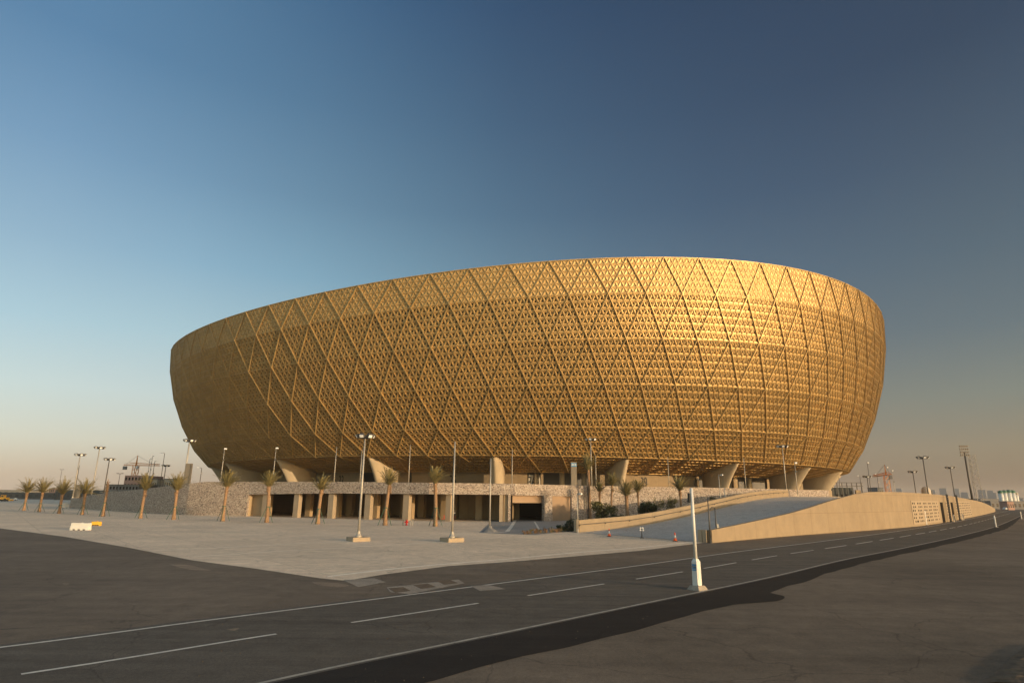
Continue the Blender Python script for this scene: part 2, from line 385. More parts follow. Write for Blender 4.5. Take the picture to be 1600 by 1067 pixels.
# pale dust scuffs left on the tarmac near the paving corner
def scuff(pts, name='dust_patch'):
    r = random.Random(len(pts)*7+int(pts[0][0])); P = []
    for x, y in pts: P.append(gp(x, y))
    return structure(name, sheet(catmull(P+[P[0]], 5)[:-1], .0055), 'dust')
M['dust'] = asphalt('sandy_dust', (.22, .165, .115), .25, .3, .6)
scuff([(262, 880), (292, 882), (318, 888), (330, 891), (306, 891), (280, 886)])
scuff([(486, 909), (520, 910), (545, 914), (530, 917), (500, 914)])
scuff([(355, 983), (373, 981), (366, 985)]); scuff([(96, 911), (108, 911), (103, 914)])
# loose stones
def stones():
    mb = MB(); r = random.Random(9)
    for _ in range(260):
        x, y = gp(r.uniform(300, 1600), r.uniform(850, 1066)); s = r.uniform(.006, .02)
        m = Matrix.Rotation(r.uniform(0, 6), 3, Vector((r.random(), r.random(), r.random()+.1)).normalized())
        mb.box((x, y, s*.4+.01), (s*1.6, s, s*.9), m=m)
    return mb
tag(stones().build('loose_stones', M['ground']), 'small loose stones scattered over the tarmac', 'stones', kind='stuff')

# ------------------------------------------------------------------ stadium
CX, CY, N = 6.52, 289.96, 96
TH0, D, PH = -1.4242, 2*PI/96, -2.3306
RR = [150, 149.26, 146.93, 143.20, 138.19, 132.82, 117.5]
ZZ = [z+EYE for z in (56.41, 47.70, 37.07, 26.72, 16.98, 10.32, 6.9)]
AA = [-6.98, -5.53, -4.06, -2.60, -1.10, .2, 0]
DECK = 5.2
def node(j, k, dr=0):
    t = TH0 + D*(k+.5*j)
    return np.array([(RR[j]+dr)*math.cos(t), (RR[j]+dr)*math.sin(t), ZZ[j]+AA[j]*math.cos(2*(t-PH))])
stadium = empty('stadium', (CX, CY, 0), 'huge golden bowl shaped stadium wrapped in a triangular lattice', 'stadium')
K0, K1 = -34, 34
NS = 6
bar_up, bar_dn = [], []
for i in range(NS):
    for j in range(NS-i):
        f = lambda a, b: (1-(a+b)/NS, a/NS, b/NS)
        bar_up.append((f(i, j), f(i+1, j), f(i, j+1)))
        if i+j < NS-1: bar_up.append((f(i+1, j+1), f(i, j+1), f(i+1, j)))
BAR = np.array(bar_up)
def tris(j, k0, k1):
    out = []; th = lambda q, k: TH0 + D*(k+.5*q)
    for k in range(k0, k1):
        out.append(((j, th(j, k)), (j+1, th(j+1, k)), (j, th(j, k+1))))
        out.append(((j+1, th(j+1, k)), (j+1, th(j+1, k+1)), (j, th(j, k+1))))
    return np.array(out)
def surf(q, t):
    ji = np.arange(7); r = np.interp(q, ji, RR)
    z = np.interp(q, ji, ZZ) + np.interp(q, ji, AA)*np.cos(2*(t-PH))
    return np.stack([r*np.cos(t), r*np.sin(t), z], -1)
def cells(T):
    C = np.einsum('cab,tbd->tcad', BAR, T).reshape(-1, 3, 2)
    C = surf(C[..., 0], C[..., 1])
    n = np.cross(C[:, 1]-C[:, 0], C[:, 2]-C[:, 0]); ln = np.linalg.norm(n, axis=1)
    n = n/ln[:, None]; cen = C.mean(1)
    flip = (n[:, :2]*cen[:, :2]).sum(1) < 0
    C[flip] = C[flip][:, ::-1]; n[flip] *= -1
    per = sum(np.linalg.norm(C[:, a]-C[:, (a+1) % 3], axis=1) for a in range(3))
    inr = ln/per
    return C, n, cen, inr
def layer(C, n, cen, inr, inset, depth):
    f = np.minimum(inset/inr, 1.)[:, None, None]
    return C + (cen[:, None]-C)*f - n[:, None]*depth
def grid_obj(name, layers_per_band, m, closed=False):
    V, Fq, base = [], [], 0
    for Ls, close in layers_per_band:
        c = len(Ls[0]); nl = len(Ls)
        A = np.stack(Ls, 1).reshape(-1, 3)       # cell, layer, corner
        idx = base + np.arange(c)[:, None]*(3*nl)
        for a in range(nl-1):
            for e in range(3):
                g = (e+1) % 3
                Fq.append(np.stack([idx[:, 0]+3*a+e, idx[:, 0]+3*a+g, idx[:, 0]+3*(a+1)+g, idx[:, 0]+3*(a+1)+e], 1))
        V.append(A); base += len(A)
    V = np.concatenate(V); Fq = np.concatenate(Fq)
    me = bpy.data.meshes.new(name)
    me.vertices.add(len(V)); me.vertices.foreach_set('co', V.astype(np.float32).ravel())
    me.loops.add(len(Fq)*4); me.loops.foreach_set('vertex_index', Fq.astype(np.int32).ravel())
    me.polygons.add(len(Fq)); me.polygons.foreach_set('loop_start', np.arange(0, len(Fq)*4, 4, dtype=np.int32))
    me.polygons.foreach_set('use_smooth', [False]*len(Fq)); me.update(calc_edges=True); me.validate(); me.materials.append(m)
    o = bpy.data.objects.new(name, me); COL.objects.link(o); o.parent = stadium; return o
C, n, cen, inr = cells(tris(0, K0, K1))
grid_obj('solid_cladding', [([C, layer(C, n, cen, inr, .05, 0), layer(C, n, cen, inr, .075, .13), layer(C, n, cen, inr, inr*.985, .22)], 1)], M['gold'])
LB = []
for j in range(1, 6):
    C, n, cen, inr = cells(tris(j, K0, K1))
    LB.append(([C, layer(C, n, cen, inr, .055, 0), layer(C, n, cen, inr, .075, .19), layer(C, n, cen, inr, inr*.64, .22), layer(C, n, cen, inr, inr*.64, .33)], 0))
grid_obj('open_cladding', LB, M['gold'])
# near-black shell added behind the openings, its colour standing for the unlit void, and plain cladding round the back
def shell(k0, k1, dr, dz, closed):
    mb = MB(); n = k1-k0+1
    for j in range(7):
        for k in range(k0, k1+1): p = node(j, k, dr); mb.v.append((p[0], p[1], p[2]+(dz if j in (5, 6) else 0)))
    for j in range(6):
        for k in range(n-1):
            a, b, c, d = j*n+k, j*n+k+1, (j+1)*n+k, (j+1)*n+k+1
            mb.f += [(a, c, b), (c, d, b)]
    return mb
shell(K0, K1, -2.2, 1.2, 0).build('void_shell', 'liner', stadium)
shell(K1, K0+96, 0, 0, 0).build('rear_cladding', 'gold', stadium)
def bar(mb, a, b, w, up, dn):
    a, b = np.array(a), np.array(b); t = b-a; t = t/np.linalg.norm(t)
    m = (a+b)/2; o = np.array([m[0], m[1], -.35*abs(np.hypot(m[0], m[1]))*.2]); o = o/np.linalg.norm(o)
    o = o-t*np.dot(o, t); o /= np.linalg.norm(o); s = np.cross(t, o)*w/2
    vs = [a-s-o*dn, a+s-o*dn, a+s*.75+o*up, a-s*.75+o*up, b-s-o*dn, b+s-o*dn, b+s*.75+o*up, b-s*.75+o*up]
    mb.add(vs, [(0, 4, 5, 1), (1, 5, 6, 2), (2, 6, 7, 3), (3, 7, 4, 0), (0, 1, 2, 3), (7, 6, 5, 4)])
rb = MB()
for j in range(6):
    for k in range(K0, K1+1):
        bar(rb, node(j, k), node(j+1, k), .26, .24, .2); bar(rb, node(j, k+1), node(j+1, k), .24, .2, .2)
rb.build('diagonal_ribs', 'goldrib', stadium)
for j in range(1, 7):
    mb = MB()
    for k in range(K0, K1): bar(mb, node(j, k), node(j, k+1), .15, .03, .2)
    mb.build('ring_beam', 'goldrib', stadium)
# rim cap and roof
rim = MB(); prof = [(.05, -.12), (.07, .06), (-.3, .1), (-3.2, -.1), (-3.2, -1.)]
for k in range(97*2):
    t = TH0 + D*k/2; z = ZZ[0]+AA[0]*math.cos(2*(t-PH))
    for dr, dz in prof: rim.v.append(((150+dr)*math.cos(t), (150+dr)*math.sin(t), z+dz))
L = len(prof)
rim.f = [(k*L+i, (k+1)*L+i, (k+1)*L+i+1, k*L+i+1) for k in range(192) for i in range(L-1)]
rim.build('rim_cap', 'goldrib', stadium)
rf = MB()
for k in range(97):
    t = TH0 + D*k; z = ZZ[0]+AA[0]*math.cos(2*(t-PH))
    for r, q in ((147, z), (115, .55*z+.45*56), (60, 52)): rf.v.append((r*math.cos(t), r*math.sin(t), q))
rf.f = [(k*3+i, k*3+i+1, (k+1)*3+i+1, (k+1)*3+i) for k in range(96) for i in range(2)]
rf.build('roof', 'white', stadium)
# radial fin piers under the bowl
def soffit(r): return ZZ[5] - (RR[5]-r)*((ZZ[5]-ZZ[6])/(RR[5]-RR[6]))
def pier():
    mb = MB(); us = [0, .01, .03, .07, .13, .22, .35, .6, 1.]
    nb, nt, tail, H = 126.2, 132.3, 118.8, 1.7
    ring = [(u, 1) for u in us[::-1]] + [(u, -1) for u in us[1:]]
    ht = lambda u: H*min(1, (u/.28))**.55 if u < .28 else H
    lev = 7; n = len(ring)
    for q in range(lev):
        w = q/(lev-1)
        for u, sd in ring:
            rB = nb-u*(nb-tail); rT = nt-u*(nt-tail); e = w**1.35
            r = rB+(rT-rB)*e; z = DECK+(soffit(rT)+.25-DECK)*w
            mb.v.append((r, sd*ht(u), z))
    for q in range(lev-1):
        for i in range(n):
            a, b = q*n+i, q*n+(i+1) % n; mb.f.append((a, a+n, b+n, b))
    mb.f.append(tuple((lev-1)*n+i for i in range(n-1, -1, -1)))
    return mb
p0 = pier().build('pier', 'pillar', stadium, True); ang = lambda k: TH0+D*(k+2.5)
p0.rotation_euler.z = ang(-6)
for i in range(1, 24):
    c = p0.copy(); COL.objects.link(c); c.parent = stadium; c.rotation_euler.z = ang(-6+4*i)
# concourse wall segments between the piers
RC = 115.2
def ang_px(x, r=RC):
    d = ray(x, 748); d = np.array(d[:2])/np.hypot(d[0], d[1]); o = np.array([-CX, -CY])
    b = o@d; c = o@o-r*r; t = -b-math.sqrt(max(b*b-c, 0)); p = o+d*t; return math.atan2(p[1], p[0])
def arc_wall(x0, x1, z0=DECK, z1=None, r=RC, th=.8, name='concourse_wall', m='conc'):
    a, b = ang_px(x0, r), ang_px(x1, r); nn = max(3, int(abs(b-a)*60)); z1 = z1 or soffit(RR[6])+.6
    return wall_mb([(r*math.cos(t), r*math.sin(t), z0, z1) for t in np.linspace(a, b, nn)], th, (0, 1)).build(name, m, stadium)
for x0, x1 in ((398, 469), (478, 566), (588, 640), (643, 824), (920, 948), (977, 1092), (1198, 1210), (1249, 1263), (1268, 1274)):
    arc_wall(x0, x1)
arc_wall(1146, 1152); arc_wall(845, 849)
arc_wall(300, 1330, DECK, None, 108, .5, 'inner_wall', 'greyb')
mb = MB()
for x in (878, 1170, 870.5+42, 838):
    t = ang_px(x, 113.5); mb.lathe((113.5*math.cos(t), 113.5*math.sin(t), DECK), [(.75, 0), (.75, 6.6)], 14)
    o = mb.build('round_column', 'pillar', stadium, True); mb = MB()
arc_wall(826, 844, DECK, DECK+5.4, 113.2, .2, 'bright_panel', 'white')
def text_mesh(body, size, ext, sx=1.):
    cu = bpy.data.curves.new('t', 'FONT'); cu.body = body; cu.size = size; cu.extrude = ext; cu.align_x = 'CENTER'; cu.align_y = 'CENTER'
    ob = bpy.data.objects.new('t', cu); COL.objects.link(ob)
    bpy.context.view_layer.update()
    dg = bpy.context.evaluated_depsgraph_get(); me = bpy.data.meshes.new_from_object(ob.evaluated_get(dg))
    bpy.data.objects.remove(ob); bpy.data.curves.remove(cu)
    for v in me.vertices: v.co.x *= sx
    return me
def gate_number(txt, x, r=RC, z=8.5, size=4.6):
    me = text_mesh(txt, size, .04, .46); me.name = 'gate_number'; me.materials.append(M['number'])
    o = bpy.data.objects.new('gate_number', me); COL.objects.link(o); o.parent = stadium
    t = ang_px(x, r); o.location = ((r+.08)*math.cos(t), (r+.08)*math.sin(t), z)
    o.rotation_euler = (PI/2, 0, t+PI/2)
for txt, x in (('32', 489), ('33', 533.5), ('35', 708), ('39', 1006), ('40', 1088)): gate_number(txt, x)
gate_number('36', 831, 113.2, 8.4, 4.6)

# ------------------------------------------------------------------ podium
FP = [(112, 189), (168, 167), (231, 146), (280, 137), (294, 135.5), (342, 133), (388, 131), (670, 113.5), (804, 114.5), (925, 129), (1087, 136), (1200, 141), (1296, 150)]
FX = [(at(x, 775, y)[0], y) for x, y in FP]
def fp(x):
    r = ray(x, 772)
    nf = len(FX)-1
    for i, ((a, b), (c, d)) in enumerate(zip(FX, FX[1:])):
        ex, ey = c-a, d-b; den = r[0]*ey-r[1]*ex
        t = (a*ey-b*ex)/den; u = (r[1]*a-r[0]*b)/(r[0]*ey-r[1]*ex)
        if (-1e-6 if i else -.5) <= u <= (1+1e-6 if i < nf-1 else 1.5): return (r[0]*t, r[1]*t)
    raise ValueError(x)
TOPZ = lambda x: float(np.interp(x, [112, 168, 231, 280, 293, 296, 505, 670, 804, 1087, 1300], [3.0, 4.6, 5.6, 6.35, 6.45, 6.95, 6.95, 6.72, 6.7, 6.75, 6.6]))
podium = empty('podium', FX[6] + (0,), 'stone clad podium with an open colonnade carrying the stadium deck', 'podium')
PO = podium.location
def seg(xs, z0, z1=None, th=.6, name='stone_wall', m='stone', shift=0):
    pts = [(fp(x)[0], fp(x)[1]+shift, (z0(x) if callable(z0) else z0), (z1(x) if callable(z1) else z1) if z1 else TOPZ(x)) for x in xs]
    o = wall_mb(pts, th).build(name, m, podium); o.location = (-PO.x, -PO.y, 0); return o
def ppart(mb, name, m, smooth=False):
    o = mb.build(name, m, podium, smooth); o.location = (-PO.x, -PO.y, 0); return o
HB = lambda x: float(np.interp(x, [388, 420, 520, 800], [4.35, 4.5, 4.72, 4.72]))
seg([112, 140, 168, 200, 231, 255, 280, 293.8], 0)
seg([294, 320, 342, 365, 388], 0)
seg([388.2, 420, 520, 600, 669.9], HB)
seg([670.1, 740, 797.9], HB)
seg([798.1, 803.9], 4.7); seg([804.1, 825, 849.9], 4.66)
seg([850, 863], 0); seg([863.1, 892.9], 4.6); seg([893, 925, 1000, 1087, 1150, 1200, 1250, 1296], 0)
# deck slab
deckpoly = [fp(x) for x in (294.1, 342, 388, 500, 669, 804, 925, 1000, 1087, 1200, 1296)]
deckpoly = [(x, y+.62) for x, y in deckpoly] + [(104, 172), (160, 230), (210, 320), (200, 430), (120, 500), (-110, 500), (-190, 400), (-170, 260), (-100, 180)]
ppart(MB().prism(deckpoly, 4.85, DECK), 'deck_slab', 'concplain')
# sloping left wing behind the low wall
wing = MB(); xs = [112, 140, 168, 200, 231, 255, 280, 294]
for x in xs:
    p = fp(x); z = TOPZ(x)-.5; wing.v += [(p[0]+.4, p[1]+.6, z), (p[0]*1.0-6, p[1]+45, z)]
wing.f = [(2*i, 2*i+2, 2*i+3, 2*i+1) for i in range(len(xs)-1)]
ppart(wing, 'sloped_deck', 'concplain')
# colonnade
wd = Vector((fp(670)[0]-fp(388)[0], fp(670)[1]-fp(388)[1])).normalized(); wa = math.atan2(wd.y, wd.x); wn = Vector((-wd.y, wd.x))
def column(x, back, w=1.25, dpt=1.0, right=False, m='concplain'):
    p = Vector(fp(x)) + wn*(.9+back); ppart(MB().box((p.x, p.y, 2.42), (w, dpt, 4.84), wa), 'column', m)
for x in (412.5, 461.5, 515.5, 573, 633): column(x, 0)
column(698, .2, 1.0, .9)
for x in (440, 486, 548, 604, 660): column(x, 7.5, 1.3, 1.0, m='tan')
for x in (428, 470, 500, 530, 560, 590, 620, 645, 676, 705): column(x, 15, 1.5, 1.0, m='tan')
def slab(x0, x1, back, z0, z1, name, m, th=.4, sh=None):
    a, b = Vector(fp(x0))+wn*back, Vector(fp(x1))+wn*back
    ppart(wall_mb([(a.x, a.y, z0, z1), (b.x, b.y, z0, z1)], th), name, m)
a, b = Vector(fp(388))+wn*26-wd*45, Vector(fp(660))+wn*26
ppart(wall_mb([(a.x, a.y, 0, 4.84), (b.x, b.y, 0, 4.84)], .4), 'back_wall', 'tan'); slab(655, 760, 15.5, 0, 4.84, 'back_wall', 'tan')
for x0, x1, bk in ((708, 719, 9), (723, 731, 11), (735, 744, 10), (757, 772, 9)): slab(x0, x1, bk, 0, 4.8, 'back_wall', 'tan', 1.2)
slab(388.4, 404, 1.5, 0, 4.5, 'jamb_wall', 'tan', .6)
a = fp(389)
ppart(wall_mb([(a[0], a[1]+.65, 0, 4.4), (a[0]+3.2, a[1]+5.2, 0, 4.8)], .5), 'jamb_wall', 'tan')
# pier between colonnade and tunnel
for x0, x1, m, sh in ((780.5, 786, 'concplain', .1), (787, 793.5, 'tan', .5), (794, 798, 'stone', .0)):
    seg([x0, x1], 0, 4.7, 1.2, 'door_pier', m, sh)
# tunnel mouth: half lowered shutter, side walls whose near-black colour stands in for the shade inside
seg([798.2, 849.8], 3.3, 4.66, .15, 'roller_shutter', 'shutter', .9)
a, b = fp(798.2), fp(849.8)
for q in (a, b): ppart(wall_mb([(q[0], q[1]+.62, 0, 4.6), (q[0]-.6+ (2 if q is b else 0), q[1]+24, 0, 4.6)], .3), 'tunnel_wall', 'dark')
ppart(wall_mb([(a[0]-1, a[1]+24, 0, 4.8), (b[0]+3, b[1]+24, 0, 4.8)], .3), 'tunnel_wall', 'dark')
seg([863.1, 892.9], 0, 4.6, .2, 'roller_shutter', 'shutter', .45)

# ------------------------------------------------------------------ ramp with parapets
far = [gp(905, 832)+(0.03,), at(1000, 821, 89.5), at(1080, 805, 95.5), at(1129, 793, 104), at(1181, 781, 118), at(1237, 775.3, 146), at(1296, 775.3, 160), (118, 205, 4.9), (170, 262, 3.6), (214, 316, 1.0)]
far = [(x, y, max(z, .03)) for x, y, z in far]
nbase = [(1113, 848, 828), (1180, 841.8, 814.5), (1250, 836, 798.7), (1300, 832.3, 783.5), (1350, 829, 770.6), (1390, 825.8, 768.2), (1450, 820, 770.8), (1500, 811.5, 776.2), (1541, 803, 785.5), (1555.5, 799.2, 794.6)]
near = []
for x, yb, yt in nbase:
    p = gp(x, yb); near.append((p[0], p[1], at(x, yt, p[1])[2]))
farR = resample(catmull(far, 6), 60); nearR = resample(catmull(near, 6), 60)
ramp = empty('ramp', near[0][:2]+(0,), 'curved concrete ramp with high beige parapet walls rising beside the road', 'ramp')
def rpart(mb, name, m):
    o = mb.build(name, m, ramp); o.location = (-near[0][0], -near[0][1], 0); return o
nz = [max(.03, z-1.75) for _, _, z in nearR]; nz[0] = .03; nz[1] = min(nz[1], .1)  # hidden near edge set low so the parapet's shadow covers the ramp
mb = MB(); n = 60
for i in range(60):
    mb.v += [farR[i], (nearR[i][0]-.35, nearR[i][1]+.35, nz[i]*.7+farR[i][2]*.3 if 0 else nz[i])]
mb.f = [(2*i, 2*i+1, 2*i+3, 2*i+2) for i in range(n-1)]
rpart(mb, 'ramp_surface', 'ramp')
# fresh joints across the ramp
rpart(wall_mb([(x, y, -.05, z) for x, y, z in nearR], .45, (-1, 1)), 'parapet_wall', 'conc')
fw = [(x, y, 0, z+1.5) for x, y, z in farR if x < 84]
rpart(wall_mb(fw, .45, (-1, 1)), 'parapet_wall', 'conc')
# handrail on the far parapet's inner face
hr = MB(); P = [(x+.12, y-.14, z+.95) for x, y, z in farR if x < 80]
hr.tube(P, [.045]*len(P), 6)
for p in P[::1]:
    hr.box((p[0]-.05, p[1]+.06, p[2]-.08), (.08, .1, .2))
rpart(hr, 'handrail', 'darksteel')
# end posts of both parapets
rpart(MB().box((far[0][0]-.35, far[0][1]+.1, .8), (.35, .5, 1.6), .7), 'end_post', 'concplain')
for dx in (-.75, -1.25): rpart(MB().box((near[0][0]+dx*.7, near[0][1]-dx*.7, .62), (.28, .45, 1.2), .7), 'end_post', 'concplain')
# perforated screen and two doorways in the near wall
NA = np.array(nearR); 
def near_at(xpx):
    r = ray(xpx, 800); best = None
    for (x0, y0, z0), (x1, y1, z1) in zip(nearR, nearR[1:]):
        ex, ey = x1-x0, y1-y0; den = r[0]*ey-r[1]*ex
        if abs(den) < 1e-9: continue
        t = (x0*ey-y0*ex)/den; u = (r[1]*x0-r[0]*y0)/den
        if -1e-6 <= u <= 1+1e-6: return np.array([x0+u*ex, y0+u*ey]), np.array([ex, ey])/math.hypot(ex, ey)
def face_box(mb, xp, z0, z1, w, dout):
    p, t = near_at(xp); nrm = np.array([t[1], -t[0]]); c = p+nrm*(dout/2-.02)
    mb.box((c[0], c[1], (z0+z1)/2), (w, dout+.04, z1-z0), math.atan2(t[1], t[0]))
def screen(xa, xb, seed):
    """perforated screen: one lattice with square openings in front of a flat near-black sheet standing for the shade behind"""
    r = random.Random(seed); pa, pb = near_at(xa)[0], near_at(xb)[0]; L = np.linalg.norm(pb-pa); nu = int(L/.62); nv = 13; h0, h1 = .35, 4.35
    mb, bk = MB(), MB(); U = np.linspace(xa, xb, 60); PA = np.array([near_at(x)[0] for x in U]); ds = np.r_[0, np.cumsum(np.linalg.norm(np.diff(PA, axis=0), axis=1))]
    for i in range(nu+1):
        s = ds[-1]*i/nu; p = np.array([np.interp(s, ds, PA[:, 0]), np.interp(s, ds, PA[:, 1])]); x = np.interp(s, ds, U); t = near_at(x)[1]; nn = np.array([t[1], -t[0]])
        for j in range(nv+1):
            z = h0+(h1-h0)*j/nv; q = p+nn*.06; mb.v.append((q[0], q[1], z))
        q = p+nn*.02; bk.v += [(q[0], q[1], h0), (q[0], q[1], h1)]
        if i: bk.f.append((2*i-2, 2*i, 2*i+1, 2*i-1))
    for i in range(nu):
        for j in range(nv):
            k = (i + (j//2) % 2) % 8
            hole = (j % 2 == 1) and k in (0, 2, 4) or ((j % 2 == 1) and k == 5 and r.random() < .3)
            if hole and 0 < i < nu-1: continue
            a = i*(nv+1)+j; mb.f.append((a, a+nv+1, a+nv+2, a+1))
    rpart(mb, 'perforated_screen', 'concplain'); rpart(bk, 'screen_backing', 'dark')
for q, (xa, xb) in enumerate(((1425, 1467), (1479.5, 1484), (1494.5, 1518))): screen(xa, xb, q)
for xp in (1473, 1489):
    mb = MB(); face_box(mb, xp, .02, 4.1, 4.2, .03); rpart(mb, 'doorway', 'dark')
for xp in (1477.5, 1492.5):
    p, t = near_at(xp); nrm = np.array([t[1], -t[0]]); c = p+nrm*.7
    la = empty('ladder', (c[0], c[1], 0), 'dark steel access ladder tower at the %s doorway in the ramp wall' % ('nearer' if xp < 1480 else 'farther'), 'ladder', 'ladders on the ramp wall', math.atan2(t[1], t[0]))
    for s in (-.9, .9): MB().box((s, 0, 2.9), (.2, .2, 5.8)).build('rail', 'darksteel', la)
    mb = MB()
    for i in range(12): mb.box((0, 0, .4+i*.48), (1.7, .12, .12))
    mb.build('rungs', 'darksteel', la)
    mb = MB()
    for i in range(14):
        t0, t1 = PI*i/13, PI*(i+1)/13
        mb.tube([(1.8+1.6*math.cos(t0), -.5, 1.5*math.sin(t0)), (1.8+1.6*math.cos(t1), -.5, 1.5*math.sin(t1))], [.09, .09], 6)
    mb.build('hoop', 'steel', la)

# ------------------------------------------------------------------ poles and lamps
def head_cluster(root, z, R=1.0, k=6, m='darksteel'):
    MB().lathe((0, 0, z-.1), [(.14, 0), (.2, .1), (.14, .3)], 8).build('collar', m, root)
    ring = MB()
    for i in range(16):
        a, b = 2*PI*i/16, 2*PI*(i+1)/16
        ring.tube([(R*.8*math.cos(a), R*.8*math.sin(a), z), (R*.8*math.cos(b), R*.8*math.sin(b), z)], [.05, .05], 5)
    for i in range(4): ring.tube([(0, 0, z), (R*.8*math.cos(i*PI/2), R*.8*math.sin(i*PI/2), z)], [.05, .05], 5)
    ring.build('ring_frame', m, root)
    for i in range(k):
        a = 2*PI*(i+.3)/k; c = (R*math.cos(a), R*math.sin(a), z+.12)
        mm = Matrix.Rotation(a, 3, 'Z') @ Matrix.Rotation(.55, 3, 'Y')
        h = MB().box(c, (.26, R*.62, R*.5), m=mm).build('floodlight', m, root)
        MB().box(Vector(c)+mm @ Vector((.16, 0, 0)), (.05, R*.5, R*.38), m=mm).build('lens', 'lamp', h)
def pole_thing(name, label, top, base, Y, kind='plain', r=.1, m='steel', z0=None, cat='lamp post', group=None, plinth=False, R=1.0):
    bx = at(base[0], base[1], Y); tz = at(top[0], top[1], Y)[2]; zb = bx[2] if z0 is None else z0
    root = empty(name, (bx[0], bx[1], zb), label, cat, group); H = tz-zb
    if plinth == 'block':
        MB().box((0, 0, .19), (1.75, 1.75, .38), .62).build('plinth', 'concplain', root); o = .38
        MB().lathe((0, 0, o), [(.3, 0), (.3, .12), (.19, .3), (.16, .55)], 12).build('base_flange', m, root)
    elif plinth == 'cone':
        MB().lathe((0, 0, 0), [(1.1, 0), (.8, .25), (.35, .5), (.25, .75)], 14).build('plinth', 'greyb', root)
    else:
        MB().lathe((0, 0, 0), [(r*2.2, 0), (r*2.2, .06), (r*1.25, .1), (r*1.2, .5)], 10).build('base_flange', m, root)
    MB().tube([(0, 0, .3), (0, 0, H*.5), (0, 0, H)], [r*1.15, r*.95, r*.7], 10).build('pole', m, root, True)
    if kind == 'cluster': head_cluster(root, H, R, 6, 'darksteel')
    elif kind == 'tee':
        MB().box((0, 0, H+.06), (2.4, .25, .14)).build('crossarm', 'darksteel', root)
        for s in (-1, 1): MB().box((s*1.0, -.05, H+.16), (.75, .5, .16)).build('lamp_head', 'darksteel', root)
    elif kind == 'arm':
        MB().tube([(0, 0, H-.1), (-.25, -.2, H+.06), (-.9, -.4, H+.12)], [.05, .045, .04], 6).build('lamp_arm', m, root)
        MB().box((-.95, -.42, H+.13), (.7, .32, .14), .4).build('lamp_head', 'lamp', root)
        MB().box((.22, -.1, H*.78), (.4, .25, .35)).build('control_box', 'steel', root)
    elif kind == 'spot':
        MB().box((.25, -.1, H-.15), (.5, .3, .3)).build('lamp_head', 'lamp', root)
        MB().box((.2, -.1, H*.72), (.3, .25, .3)).build('speaker', 'darksteel', root)
    elif kind == 'cam':
        MB().tube([(0, 0, H-.2), (.3, -.3, H-.1)], [.03, .03], 6).build('bracket', m, root)
        MB().box((.38, -.4, H-.1), (.22, .5, .2), .5).build('camera', 'white', root)
    elif kind == 'mid':
        MB().box((.12, -.1, H*.45), (.22, .2, .42)).build('camera', 'steel', root)
        MB().tube([(0, 0, H), (-.35, 0, H+.05), (-.5, 0, H-.15)], [r*.7, r*.6, r*.5], 6).build('hook', m, root)
    return root
PT = pole_thing
PT('lamp_post', 'tall steel floodlight post on a square concrete plinth, with a ring of lamps', (569, 683), (559.5, 845), gp(559, 845)[1], 'cluster', .11, z0=0, plinth='block', R=.74)
PT('lamp_post', 'plain steel post without lamps on a square concrete plinth in the plaza', (711, 690), (706, 846), gp(706, 846)[1], 'plain', .1, z0=0, plinth='block')
PT('lamp_post', 'thin steel post on a grey cone base by the tunnel driveway', (769, 716), (765, 831), gp(765, 831)[1], 'plain', .09, z0=0, plinth='cone')
G1 = 'slim lamp posts along the deck edge'
for lab, t, b, k in (
    ('slim post with small lamp on the deck in front of the leftmost lit pier gap', (351, 700), (345, 749), 'spot'),
    ('slim lit post on the deck before the sunlit left pier', (430.3, 699), (426.5, 748), 'spot'),
    ('slim post on the deck to the left of gate number 33', (526.5, 698), (522, 750), 'plain'),
    ('slim post rising from the deck behind the large plaza floodlight post', (564.5, 702), (562.5, 750), 'plain'),
    ('slim post on the deck between the second lit pier and gate number 35', (640.5, 695), (638.5, 750), 'plain'),
    ('slim post on the deck in front of the pale wall left of gate 36', (799.5, 702), (800, 754), 'plain'),
    ('slim post just right of the floodlight behind the tall planter palm', (932.5, 712), (931.5, 757), 'plain'),
    ('slim post on the deck between gate numbers 39 and 40', (1043.5, 714), (1045.5, 758), 'plain'),
    ('slim post on the deck in front of the dark opening right of gate 40', (1163.5, 716), (1165.5, 760), 'plain'),
    ('slim post beside the pier just right of the deck floodlight', (1243, 722), (1245.5, 762), 'spot')):
    PT('lamp_post', lab, t, b, 143 if b[0] > 900 else (138 if b[0] < 480 else 128), k, .085, z0=DECK, group=G1)
PT('floodlight_mast', 'floodlight mast with ring head behind the tall planter palm', (923.5, 687), (924.5, 757), 137, 'cluster', .13, z0=DECK, R=1.0)
PT('floodlight_mast', 'floodlight mast with ring head in front of the right piers', (1222.7, 698), (1228.7, 764), 150, 'cluster', .13, z0=DECK, R=1.15)
PT('floodlight_mast', 'sunlit floodlight mast overlapping the left edge of the bowl', (297, 689), (287.5, 752), 146, 'cluster', .2, z0=DECK, R=1.15)
GL = 'lamp posts left of the stadium'
